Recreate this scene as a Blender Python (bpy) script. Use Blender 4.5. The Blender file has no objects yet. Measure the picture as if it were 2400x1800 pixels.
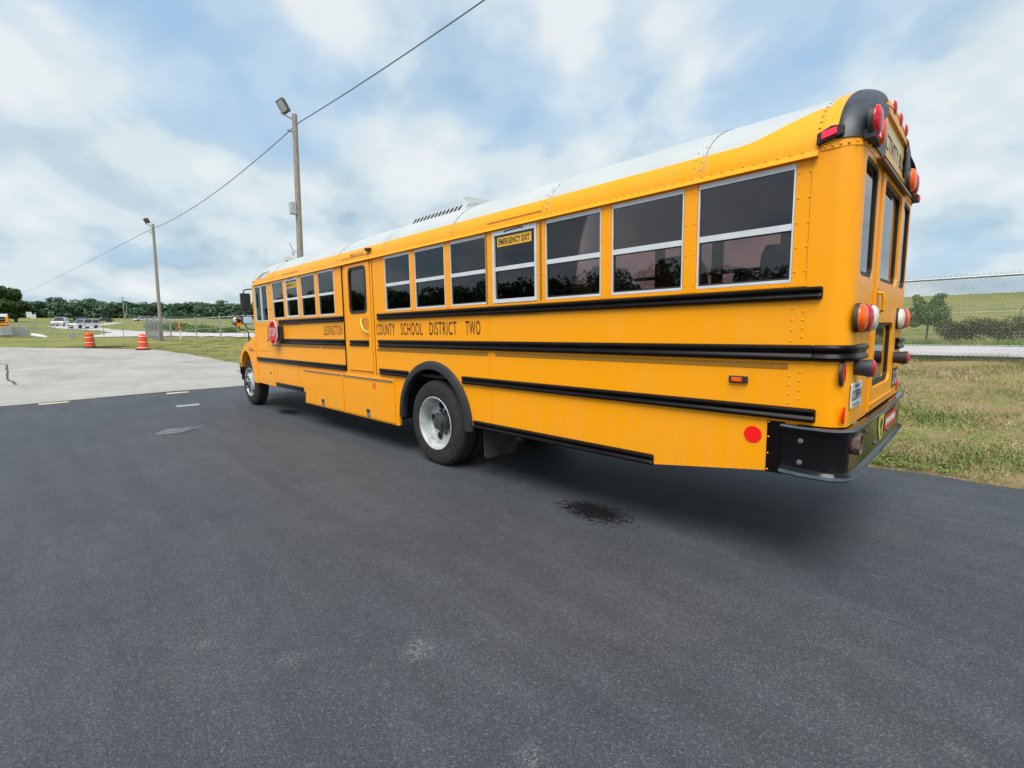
import bpy, bmesh, math, random
import numpy as np
from mathutils import Vector, Matrix
from mathutils.geometry import tessellate_polygon
random.seed(7); rng = np.random.default_rng(11)
S = bpy.context.scene
COL = S.collection
PI = math.pi

# ------------------------------------------------------------------ camera
K = 0.915                       # bus drawing units -> metres
CAM = Vector((0.59985, -3.38952, 1.68871))
fwd = Vector((-0.70605183, 0.69866285, -0.11558994))
rgt = Vector((0.70455124, 0.7094907, -0.01518209))
upv = Vector((-0.07140283, 0.09215838, 0.99318099))
cd = bpy.data.cameras.new('camera'); cam = bpy.data.objects.new('camera', cd); COL.objects.link(cam)
M = Matrix(((rgt.x, upv.x, -fwd.x, CAM.x), (rgt.y, upv.y, -fwd.y, CAM.y), (rgt.z, upv.z, -fwd.z, CAM.z), (0, 0, 0, 1)))
cam.matrix_world = M
cd.sensor_fit = 'HORIZONTAL'; cd.sensor_width = 36; cd.lens = 36 * 1119.88 / 2400
cd.clip_start = 0.05; cd.clip_end = 3000
S.camera = cam

# ------------------------------------------------------------------ sky, sun, exposure
SUN_EL, SUN_AZ = math.radians(60), math.radians(-62)      # azimuth from +X towards +Y
w = bpy.data.worlds.new('World'); S.world = w; w.use_nodes = True
nt = w.node_tree; nt.nodes.clear()
def N(nt, t, **kw):
    n = nt.nodes.new(t)
    for k, v in kw.items():
        if k == 'inp':
            for a, b in v.items(): n.inputs[a].default_value = b
        else: setattr(n, k, v)
    return n
def L(nt, a, b): nt.links.new(a, b)
out = N(nt, 'ShaderNodeOutputWorld'); bg = N(nt, 'ShaderNodeBackground'); bg.inputs[1].default_value = 0.1
sky = N(nt, 'ShaderNodeTexSky', sky_type='NISHITA', sun_disc=False, sun_elevation=SUN_EL, sun_rotation=PI / 2 - SUN_AZ, air_density=1.0, dust_density=1.5, ozone_density=1.3)
tc = N(nt, 'ShaderNodeTexCoord'); sep = N(nt, 'ShaderNodeSeparateXYZ'); L(nt, tc.outputs['Generated'], sep.inputs[0])
def math_(nt, op, a, b=None, c=None, clamp=False):
    n = N(nt, 'ShaderNodeMath', operation=op, use_clamp=clamp)
    for i, v in enumerate((a, b, c)):
        if v is None: continue
        if hasattr(v, 'is_output'): L(nt, v, n.inputs[i])
        else: n.inputs[i].default_value = v
    return n.outputs[0]
def ramp(nt, fac, stops, interp='LINEAR'):
    r = N(nt, 'ShaderNodeValToRGB'); r.color_ramp.interpolation = interp
    e = r.color_ramp.elements
    while len(e) > 1: e.remove(e[-1])
    e[0].position = stops[0][0]; c = stops[0][1]; e[0].color = (c, c, c, 1) if isinstance(c, (int, float)) else (*c, 1)
    for p, c in stops[1:]:
        q = e.new(p); q.color = (c, c, c, 1) if isinstance(c, (int, float)) else (*c, 1)
    L(nt, fac, r.inputs[0]); return r.outputs[0]
def mix(nt, fac, a, b, blend='MIX'):
    n = N(nt, 'ShaderNodeMix', data_type='RGBA', blend_type=blend)
    for s, v in ((n.inputs[0], fac), (n.inputs[6], a), (n.inputs[7], b)):
        if hasattr(v, 'is_output'): L(nt, v, s)
        elif isinstance(v, (tuple, list)): s.default_value = (*v[:3], 1)
        else: s.default_value = v
    return n.outputs[2]
zc = math_(nt, 'MAXIMUM', sep.outputs[2], 0.0)
den = math_(nt, 'ADD', zc, 0.40)
px = math_(nt, 'DIVIDE', sep.outputs[0], den); py = math_(nt, 'DIVIDE', sep.outputs[1], den)
cmb = N(nt, 'ShaderNodeCombineXYZ'); L(nt, px, cmb.inputs[0]); L(nt, py, cmb.inputs[1])
mp = N(nt, 'ShaderNodeMapping'); mp.inputs[1].default_value = (3.1, 1.4, 0); mp.inputs[2].default_value = (0, 0, 0.5); mp.inputs[3].default_value = (1, 1, 1)
L(nt, cmb.outputs[0], mp.inputs[0])
n1 = N(nt, 'ShaderNodeTexNoise', inp={'Scale': 2.1, 'Detail': 8, 'Roughness': 0.5, 'Distortion': 0.1}); L(nt, mp.outputs[0], n1.inputs[0])
n2 = N(nt, 'ShaderNodeTexNoise', inp={'Scale': 4.2, 'Detail': 7, 'Roughness': 0.5}); L(nt, mp.outputs[0], n2.inputs[0])
# more cover low in the sky
cov = math_(nt, 'ADD', n1.outputs[0], ramp(nt, zc, [(0.0, 0.18), (0.28, 0.12), (0.5, 0.015), (1, 0.0)]))
cf = ramp(nt, cov, [(0.36, 0.0), (0.48, 0.38), (0.62, 0.88), (1, 0.97)], 'EASE')
skyc = mix(nt, 1.0, sky.outputs[0], (1.30, 1.55, 1.62), 'MULTIPLY')
haz = mix(nt, ramp(nt, zc, [(0.0, 0.9), (0.25, 0.75), (0.6, 0.6), (1, 0.5)]), skyc, (2.8, 4.05, 5.3))
shade = math_(nt, 'ADD', math_(nt, 'MULTIPLY', n2.outputs[0], 0.6), math_(nt, 'MULTIPLY', n1.outputs[0], 0.4))
shz = math_(nt, 'ADD', shade, ramp(nt, zc, [(0.0, -0.07), (0.12, -0.01), (0.3, 0.03), (1, 0.05)]))
cl = ramp(nt, shz, [(0.36, (2.8, 3.55, 4.05)), (0.45, (3.8, 4.5, 4.9)), (0.53, (4.7, 5.3, 5.55)), (0.66, (5.6, 5.85, 5.9))], 'EASE')
skm = mix(nt, cf, haz, cl)
L(nt, skm, bg.inputs[0]); L(nt, bg.outputs[0], out.inputs[0])

sl = bpy.data.lights.new('sun', 'SUN'); so = bpy.data.objects.new('sun', sl); COL.objects.link(so)
sl.energy = 2.6; sl.angle = math.radians(40); sl.color = (1, 0.96, 0.90)
sd = Vector((math.cos(SUN_EL) * math.cos(SUN_AZ), math.cos(SUN_EL) * math.sin(SUN_AZ), math.sin(SUN_EL)))
so.rotation_euler = sd.to_track_quat('Z', 'Y').to_euler()
S.view_settings.view_transform = 'Standard'; S.view_settings.look = 'None'
S.view_settings.exposure = 0.62; S.view_settings.gamma = 1; S.view_settings.use_curve_mapping = False
S.cycles.max_bounces = 8; S.cycles.transparent_max_bounces = 24

# ------------------------------------------------------------------ materials
MATS = {}
def mat(name, col, rough=0.6, metal=0.0, var=0.0, vscale=8, bump=0.0, bscale=80, coat=0.0, spec=0.5, emis=None, dirt=None):
    if name in MATS: return MATS[name]
    m = bpy.data.materials.new(name); m.use_nodes = True; t = m.node_tree; b = t.nodes['Principled BSDF']
    b.inputs['Base Color'].default_value = (*col, 1); b.inputs['Roughness'].default_value = rough; b.inputs['Metallic'].default_value = metal
    b.inputs['Coat Weight'].default_value = coat; b.inputs['Coat Roughness'].default_value = 0.08; b.inputs['Specular IOR Level'].default_value = spec
    tcn = N(t, 'ShaderNodeTexCoord')
    if var:
        n = N(t, 'ShaderNodeTexNoise', inp={'Scale': vscale, 'Detail': 5}); L(t, tcn.outputs['Object'], n.inputs[0])
        lo = tuple(max(0, c * (1 - var)) for c in col); hi = tuple(min(1, c * (1 + var)) for c in col)
        L(t, ramp(t, n.outputs[0], [(0.3, lo), (0.7, hi)]), b.inputs['Base Color'])
        L(t, math_(t, 'MULTIPLY_ADD', n.outputs[0], 0.2, rough - 0.1), b.inputs['Roughness'])
    if bump:
        n = N(t, 'ShaderNodeTexNoise', inp={'Scale': bscale, 'Detail': 3}); L(t, tcn.outputs['Object'], n.inputs[0])
        bp = N(t, 'ShaderNodeBump', inp={'Strength': bump, 'Distance': 0.01}); L(t, n.outputs[0], bp.inputs['Height']); L(t, bp.outputs[0], b.inputs['Normal'])
    if emis: b.inputs['Emission Color'].default_value = (*emis[0], 1); b.inputs['Emission Strength'].default_value = emis[1]
    MATS[name] = m; return m
def paint_mat(name, col):
    """gloss paint with faint dust and vertical run marks"""
    m = bpy.data.materials.new(name); m.use_nodes = True; t = m.node_tree; b = t.nodes['Principled BSDF']; tcn = N(t, 'ShaderNodeTexCoord')
    mpn = N(t, 'ShaderNodeMapping'); mpn.inputs[3].default_value = (9, 9, 0.7); L(t, tcn.outputs['Object'], mpn.inputs[0])
    n = N(t, 'ShaderNodeTexNoise', inp={'Scale': 1.0, 'Detail': 6, 'Roughness': 0.6}); L(t, mpn.outputs[0], n.inputs[0])
    n2 = N(t, 'ShaderNodeTexNoise', inp={'Scale': 1.3, 'Detail': 4}); L(t, tcn.outputs['Object'], n2.inputs[0])
    f = math_(t, 'MULTIPLY', n.outputs[0], n2.outputs[0])
    dusty = tuple(0.90 * c + 0.1 * d for c, d in zip(col, (0.62, 0.45, 0.22)))
    sz_ = N(t, 'ShaderNodeSeparateXYZ'); L(t, tcn.outputs['Object'], sz_.inputs[0]); ng = N(t, 'ShaderNodeTexNoise', inp={'Scale': 7.0, 'Detail': 7, 'Roughness': 0.7}); L(t, mpn.outputs[0], ng.inputs[0])
    low = ramp(t, sz_.outputs[2], [(0.50, .85), (0.85, .25), (1.0, .1)]); gr = math_(t, 'MULTIPLY', low, ramp(t, ng.outputs[0], [(0.48, 0.0), (0.72, .55)]))
    L(t, mix(t, gr, ramp(t, f, [(0.2, col), (0.45, dusty)]), (0.30, 0.19, 0.09)), b.inputs['Base Color'])
    L(t, math_(t, 'MULTIPLY_ADD', f, 0.35, 0.30), b.inputs['Roughness']); b.inputs['Specular IOR Level'].default_value = 0.25
    b.inputs['Coat Weight'].default_value = 0.12; b.inputs['Coat Roughness'].default_value = 0.10
    nb = N(t, 'ShaderNodeTexNoise', inp={'Scale': 2.2, 'Detail': 2}); L(t, tcn.outputs['Object'], nb.inputs[0])
    bp = N(t, 'ShaderNodeBump', inp={'Strength': 0.25, 'Distance': 0.01}); L(t, nb.outputs[0], bp.inputs['Height']); L(t, bp.outputs[0], b.inputs['Normal'])
    MATS[name] = m; return m
YEL = paint_mat('bus_yellow_paint', (1.0, 0.37, 0.0))
WHT = mat('white_roof_paint', (0.495, 0.51, 0.485), 0.38, var=0.05, vscale=2, coat=0.2)
BLK = mat('black_paint', (0.006, 0.004, 0.004), 0.33, var=0.4, vscale=6, spec=0.16, bump=0.05, bscale=8)
BLKG = mat('black_gloss_bumper', (0.005, 0.005, 0.006), 0.12, var=0.3, vscale=3, spec=0.32)
BLKM = mat('black_matt_plastic', (0.022, 0.022, 0.024), 0.6, var=0.4, vscale=5, bump=0.1)
SHR = mat('weathered_black_shroud', (0.030, 0.035, 0.042), 0.45, var=0.6, vscale=7, bump=0.08, bscale=20)
RUB = mat('black_rubber', (0.016, 0.017, 0.018), 0.55)
ALU = mat('window_aluminium', (0.66, 0.69, 0.70), 0.4, metal=0.1, var=0.08)
TYR = mat('tyre_rubber', (0.030, 0.028, 0.026), 0.8, spec=0.3, var=0.3, vscale=9, bump=0.15, bscale=50)
RIM = mat('silver_wheel_paint', (0.46, 0.49, 0.48), 0.45, metal=0.2, var=0.32, vscale=9)
DARK = mat('dark_void', (0.008, 0.008, 0.009), 0.9)
UND = mat('underbody', (0.02, 0.02, 0.021), 0.8, var=0.3)
GRY = mat('grey_steel', (0.30, 0.31, 0.32), 0.45, metal=0.6, var=0.15)
CHR = mat('chrome', (0.7, 0.72, 0.74), 0.15, metal=1.0)
MIR = mat('mirror_glass', (0.75, 0.8, 0.82), 0.03, metal=1.0)
RED = mat('red_reflector', (0.95, 0.012, 0.012), 0.6, spec=0.2)
SRED = mat('stop_sign_red', (0.62, 0.02, 0.03), 0.35)
ORG = mat('orange_reflector', (0.90, 0.16, 0.01), 0.4, coat=0.3)
LRED = mat('red_lens', (0.55, 0.006, 0.02), 0.2, coat=0.15, spec=.4, var=0.3, vscale=30)
LAMB = mat('amber_lens', (0.98, 0.12, 0.002), 0.22, coat=0.1, spec=.35, var=0.25, vscale=30)
LCLR = mat('clear_lens', (0.72, 0.68, 0.58), 0.12, coat=0.6, var=0.15, vscale=30)
LED = mat('led_red_lens', (0.7, 0.01, 0.05), 0.15, coat=0.5, emis=((1, .02, .06), .35))
TAPE = mat('reflective_tape', (0.36, 0.16, 0.006), 0.5, var=0.12, vscale=40)
LETR = mat('brown_black_lettering', (0.045, 0.022, 0.014), 0.5)
LETB = mat('black_lettering', (0.03, 0.03, 0.03), 0.5)
LETW = mat('white_lettering', (0.8, 0.8, 0.8), 0.5)
LETU = mat('blue_lettering', (0.04, 0.07, 0.25), 0.5)
CRM = mat('cream_sign_panel', (0.80, 0.56, 0.20), 0.4, var=0.06)
EXIT_Y = mat('exit_label_yellow', (0.85, 0.46, 0.03), 0.5)
SEAT = mat('dark_vinyl_seat', (0.075, 0.085, 0.095), 0.5, var=0.15)
CEIL = mat('bus_interior_lining', (0.16, 0.17, 0.17), 0.6)
PLATE = mat('licence_plate_white', (0.62, 0.68, 0.72), 0.4, var=0.1, vscale=20)
RUST = mat('rusty_pipe', (0.15, 0.095, 0.075), 0.8, var=0.5, vscale=40, bump=0.2)
LIPHI = mat('lip_highlight_grey', (0.075, 0.10, 0.12), 0.8, spec=.2, metal=0.0, var=0.4, vscale=10)  # painted highlight tone for the bumper lips
def glass(name, tint, ior=1.75, rough=0.015):
    m = bpy.data.materials.new(name); m.use_nodes = True; t = m.node_tree; t.nodes.clear()
    o = N(t, 'ShaderNodeOutputMaterial'); mx = N(t, 'ShaderNodeMixShader'); fr = N(t, 'ShaderNodeFresnel', inp={'IOR': ior})
    tr = N(t, 'ShaderNodeBsdfTransparent', inp={'Color': (*tint, 1)}); gl = N(t, 'ShaderNodeBsdfGlossy', inp={'Color': (0.96, 0.97, 1, 1), 'Roughness': rough})
    tcn = N(t, 'ShaderNodeTexCoord'); nn = N(t, 'ShaderNodeTexNoise', inp={'Scale': 1.2, 'Detail': 1}); L(t, tcn.outputs['Object'], nn.inputs[0])
    bp = N(t, 'ShaderNodeBump', inp={'Strength': 0.05, 'Distance': 0.02}); L(t, nn.outputs[0], bp.inputs['Height'])
    L(t, bp.outputs[0], gl.inputs['Normal']); L(t, bp.outputs[0], fr.inputs['Normal'])
    L(t, fr.outputs[0], mx.inputs[0]); L(t, tr.outputs[0], mx.inputs[1]); L(t, gl.outputs[0], mx.inputs[2]); L(t, mx.outputs[0], o.inputs[0])
    MATS[name] = m; return m
GLS = glass('tinted_glass', (0.68, 0.58, 0.57), 1.62)
GLSF = glass('green_cab_glass', (0.36, 0.92, 0.84), 1.2)
GLSR = glass('rear_glass', (0.45, 0.47, 0.48), 2.0)

# ------------------------------------------------------------------ mesh helpers
class MB:
    def __init__(s): s.v = []; s.f = []
    def add(s, vs, fs):
        o = len(s.v); s.v += [tuple(p) for p in vs]; s.f += [tuple(i + o for i in f) for f in fs]; return s
    def box(s, x0, x1, y0, y1, z0, z1):
        vs = [(x, y, z) for x in (x0, x1) for y in (y0, y1) for z in (z0, z1)]
        return s.add(vs, [(0, 1, 3, 2), (4, 6, 7, 5), (0, 4, 5, 1), (2, 3, 7, 6), (0, 2, 6, 4), (1, 5, 7, 3)])
    def prism(s, loop, mp, t0, t1, holes=()):
        loops = [list(loop)] + [list(h) for h in holes]
        tris = tessellate_polygon([[Vector((a, b, 0)) for a, b in l] for l in loops])
        flat = [p for l in loops for p in l]; n = len(flat)
        vs = [mp(a, b, t0) for a, b in flat] + [mp(a, b, t1) for a, b in flat]
        fs = [tuple(t) for t in tris] + [tuple(i + n for i in reversed(t)) for t in tris]
        o = 0
        for l in loops:
            m = len(l)
            for i in range(m):
                j = (i + 1) % m; fs.append((o + i, o + j, o + j + n, o + i + n))
            o += m
        return s.add(vs, fs)
    def tube(s, pts, r, n=8, cap=True):
        pts = [Vector(p) for p in pts]; rs = r if isinstance(r, (list, tuple)) else [r] * len(pts); rings = []
        up = Vector((0, 0, 1))
        for i, p in enumerate(pts):
            d = (pts[min(i + 1, len(pts) - 1)] - pts[max(i - 1, 0)]).normalized()
            a = d.cross(up) if abs(d.z) < 0.9 else d.cross(Vector((1, 0, 0))); a.normalize(); b = d.cross(a)
            rings.append([p + (a * math.cos(2 * PI * k / n) + b * math.sin(2 * PI * k / n)) * rs[i] for k in range(n)])
        vs = [q for rg in rings for q in rg]; fs = []
        for i in range(len(pts) - 1):
            for k in range(n):
                k2 = (k + 1) % n; fs.append((i * n + k, i * n + k2, (i + 1) * n + k2, (i + 1) * n + k))
        if cap: fs.append(tuple(range(n))); fs.append(tuple((len(pts) - 1) * n + k for k in reversed(range(n))))
        return s.add(vs, fs)
    def lathe(s, prof, c, axis='y', n=32, cap=True):
        """prof: list of (along, radius)"""
        vs = []; fs = []
        for a, r in prof:
            for k in range(n):
                t = 2 * PI * k / n; u, w_ = r * math.cos(t), r * math.sin(t)
                vs.append({'y': (c[0] + u, c[1] + a, c[2] + w_), 'x': (c[0] + a, c[1] + u, c[2] + w_), 'z': (c[0] + u, c[1] + w_, c[2] + a)}[axis])
        m = len(prof)
        for i in range(m - 1):
            for k in range(n):
                k2 = (k + 1) % n; fs.append((i * n + k, i * n + k2, (i + 1) * n + k2, (i + 1) * n + k))
        if cap and prof[0][1] > 1e-6: fs.append(tuple(range(n)))
        if cap and prof[-1][1] > 1e-6: fs.append(tuple((m - 1) * n + k for k in range(n)))
        return s.add(vs, fs)
    def grid(s, rows, closed=False):
        n = len(rows[0]); vs = [p for r in rows for p in r]; fs = []
        for i in range(len(rows) - 1):
            for k in range(n if closed else n - 1):
                k2 = (k + 1) % n; fs.append((i * n + k, i * n + k2, (i + 1) * n + k2, (i + 1) * n + k))
        return s.add(vs, fs)
    def build(s, name, m, parent=None, k=1.0, smooth=None, kind=None, recalc=True, bevel=0):
        me = bpy.data.meshes.new(name)
        me.from_pydata([(x * k, y * k, z * k) for x, y, z in s.v], [], s.f); me.validate()
        if recalc:
            bm = bmesh.new(); bm.from_mesh(me); bmesh.ops.remove_doubles(bm, verts=bm.verts, dist=1e-5); bmesh.ops.recalc_face_normals(bm, faces=bm.faces)
            bm.to_mesh(me); bm.free()
        if smooth:
            me.polygons.foreach_set('use_smooth', [True] * len(me.polygons)); me.set_sharp_from_angle(angle=math.radians(smooth))
        me.materials.append(m); o = bpy.data.objects.new(name, me); COL.objects.link(o)
        if parent: o.parent = parent
        if kind: o['kind'] = kind
        if bevel:
            b = o.modifiers.new('bevel', 'BEVEL'); b.width = bevel; b.segments = 2; b.limit_method = 'ANGLE'; b.angle_limit = math.radians(40)
        return o
def thing(name, label, cat, loc=(0, 0, 0), rz=0, group=None):
    o = bpy.data.objects.new(name, None); COL.objects.link(o); o.location = loc; o.rotation_euler = (0, 0, rz); o.empty_display_size = 0.2
    return tag(o, label, cat, group)
def tag(o, label, cat, group=None):
    o['label'] = label; o['category'] = cat
    if group: o['group'] = group
    return o
def copy_tree(o, label=None, group=None, loc=None, rz=None):
    r = o.copy(); COL.objects.link(r)
    if loc is not None: r.location = loc
    if rz is not None: r.rotation_euler = (0, 0, rz)
    if label: r['label'] = label
    if group: r['group'] = group
    for ch in list(o.children):
        c = ch.copy(); COL.objects.link(c); c.parent = r
        for g in list(ch.children):
            d = g.copy(); COL.objects.link(d); d.parent = c
    return r
def rrect(x0, x1, z0, z1, r, n=5):
    p = []
    for cx, cz, a in ((x1 - r, z1 - r, 0), (x0 + r, z1 - r, 90), (x0 + r, z0 + r, 180), (x1 - r, z0 + r, 270)):
        for i in range(n + 1):
            t = math.radians(a + 90 * i / n); p.append((cx + r * math.cos(t), cz + r * math.sin(t)))
    return p
def rect(x0, x1, z0, z1): return [(x1, z1), (x0, z1), (x0, z0), (x1, z0)]
def circ(cx, cz, r, n=24): return [(cx + r * math.cos(2 * PI * i / n), cz + r * math.sin(2 * PI * i / n)) for i in range(n)]
LEFT = lambda a, b, c: (a, c, b)            # left side of the bus, c = depth inwards
RIGHT = lambda a, b, c: (a, 2.44 - c, b)
REAR = lambda a, b, c: (-c, a, b)           # rear face, c = depth inwards
def text_mesh(txt, mp, a0, a1, b0, b1, c, m, parent, k=1.0, name='lettering', thick=0.0, bold=0.0, space=1.0):
    cu = bpy.data.curves.new('lettering', 'FONT'); cu.body = txt; cu.size = 1; cu.resolution_u = 3; cu.offset = bold; cu.space_character = space
    o = bpy.data.objects.new('tmp_text', cu); COL.objects.link(o); dg = bpy.context.evaluated_depsgraph_get()
    me = bpy.data.meshes.new_from_object(o.evaluated_get(dg)); bpy.data.objects.remove(o)
    co = np.array([v.co[:] for v in me.vertices]); mn = co.min(0); mx_ = co.max(0)
    for v in me.vertices:
        a = a0 + (v.co.x - mn[0]) / (mx_[0] - mn[0]) * (a1 - a0); b = b0 + (v.co.y - mn[1]) / (mx_[1] - mn[1]) * (b1 - b0)
        v.co = Vector(mp(a, b, c)) * k
    me.name = name; me.materials.clear(); me.materials.append(m); o = bpy.data.objects.new(name, me); COL.objects.link(o); o.parent = parent
    return o

# ------------------------------------------------------------------ terrain
def sm(t):
    t = np.clip(t, 0, 1); return t * t * (3 - 2 * t)
HLX = [-400, -340, -197, -134, -88, -50, -42, -19, -17]; HLZ = [12.0, 10.6, 5.6, 3.5, 1.42, 1.0, .8, .03, 0]
HRY = [3.5, 6.0, 9.0, 12.5, 13, 21.5, 50, 60, 108, 140]; HRZ = [0, .12, .40, .73, .76, .74, .05, .4, 6.2, 6.5]
def h(X, Y):
    X = np.asarray(X, float); Y = np.asarray(Y, float)
    a = np.interp(X, HLX, HLZ); b = np.interp(Y, HRY, HRZ) * sm((X + 45) / 25)
    c = 0.42 * sm((Y - 4.5) / 6) * sm((-X - 30) / 12) * sm((X + 95) / 30)
    return a + b + c
def hz(x, y): return float(h(x, y))
YB_X = [-100, -60, -52, -47.2, -41.7, -37.6, -32.9, -27.2, -24.35, -20, 60]; YB_Y = [-60, -30, -12, -5.2, -1.1, 1.97, 2.77, 3.17, 3.29, 3.45, 3.5]
def yb(x): return float(np.interp(x, YB_X, YB_Y))

def grass_mat(name, cols, s1, s2, bump=0.6):
    m = bpy.data.materials.new(name); m.use_nodes = True; t = m.node_tree; b = t.nodes['Principled BSDF']; b.inputs['Roughness'].default_value = 0.9
    b.inputs['Specular IOR Level'].default_value = 0.15
    tcn = N(t, 'ShaderNodeTexCoord'); g = N(t, 'ShaderNodeNewGeometry')
    a = N(t, 'ShaderNodeTexNoise', inp={'Scale': s1, 'Detail': 7, 'Roughness': 0.62}); c = N(t, 'ShaderNodeTexNoise', inp={'Scale': s2, 'Detail': 5, 'Roughness': 0.7})
    big = N(t, 'ShaderNodeTexNoise', inp={'Scale': s1 * 0.16, 'Detail': 3})
    for n in (a, c, big): L(t, g.outputs['Position'], n.inputs[0])
    f = math_(t, 'ADD', math_(t, 'MULTIPLY', a.outputs[0], 0.5), math_(t, 'MULTIPLY', c.outputs[0], 0.25)); f = math_(t, 'ADD', f, math_(t, 'MULTIPLY', big.outputs[0], 0.25))
    dn = N(t, 'ShaderNodeTexNoise', inp={'Scale': 3.2, 'Detail': 6, 'Roughness': .7}); L(t, g.outputs['Position'], dn.inputs[0]); sx_ = N(t, 'ShaderNodeSeparateXYZ'); L(t, g.outputs['Position'], sx_.inputs[0]); kx = math_(t, 'MULTIPLY', math_(t, 'MULTIPLY_ADD', sx_.outputs[0], 0.1, 2.0, clamp=True), math_(t, 'MULTIPLY_ADD', sx_.outputs[1], -0.25, 4.3, clamp=True))
    L(t, mix(t, math_(t, 'MULTIPLY', ramp(t, dn.outputs[0], [(.40, 0.0), (.54, .9)]), math_(t, 'MULTIPLY_ADD', kx, .85, .15)), ramp(t, f, cols), (.27, .19, .105)), b.inputs['Base Color'])
    bp = N(t, 'ShaderNodeBump', inp={'Strength': bump, 'Distance': 0.05}); L(t, c.outputs[0], bp.inputs['Height']); L(t, bp.outputs[0], b.inputs['Normal'])
    MATS[name] = m; return m
GRASS = grass_mat('field_grass', [(0.34, (0.085, 0.11, 0.022)), (0.45, (0.15, 0.175, 0.040)), (0.54, (0.22, 0.22, 0.065)), (0.66, (0.31, 0.27, 0.11))], 0.8, 14)
# one terrain sheet out to the horizon
def axis(br): 
    out_ = []
    for a, b, st in br: out_ += list(np.arange(a, b, st))
    return np.array(out_ + [br[-1][1]])
gx = axis([(-1500, -400, 50), (-400, -150, 5), (-150, -60, 2), (-60, 12, 0.75), (12, 60, 4), (60, 900, 60)])
gy = axis([(-900, -120, 60), (-120, -20, 5), (-20, 16, 0.75), (16, 60, 1.5), (60, 160, 3), (160, 1500, 60)])
GX, GY = np.meshgrid(gx, gy, indexing='ij'); GZ = h(GX, GY)
YBv = np.interp(GX, YB_X, YB_Y)
slab = (GX > -60) & (GX < 62) & (GY < YBv + 0.3) & (GY > -62)
GZ = GZ - 0.05 * slab + np.where((GY > YBv + 0.3) & (GX < 30) & (GX > -80), 0.03 * np.sin(GX * 2.1 + np.sin(GY * 1.7)) * sm((GY - YBv - .3) / 2), 0)
def sheet(name, X, Y, Z, m, kind='structure'):
    nx, ny = X.shape; vs = np.stack([X, Y, Z], -1).reshape(-1, 3)
    i = np.arange(nx * ny).reshape(nx, ny); fs = np.stack([i[:-1, :-1], i[1:, :-1], i[1:, 1:], i[:-1, 1:]], -1).reshape(-1, 4)
    me = bpy.data.meshes.new(name); me.from_pydata(vs.tolist(), [], fs.tolist()); me.polygons.foreach_set('use_smooth', [True] * len(me.polygons))
    me.materials.append(m); o = bpy.data.objects.new(name, me); COL.objects.link(o); o['kind'] = kind; return o
sheet('grass_ground', GX, GY, GZ, GRASS)

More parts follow.
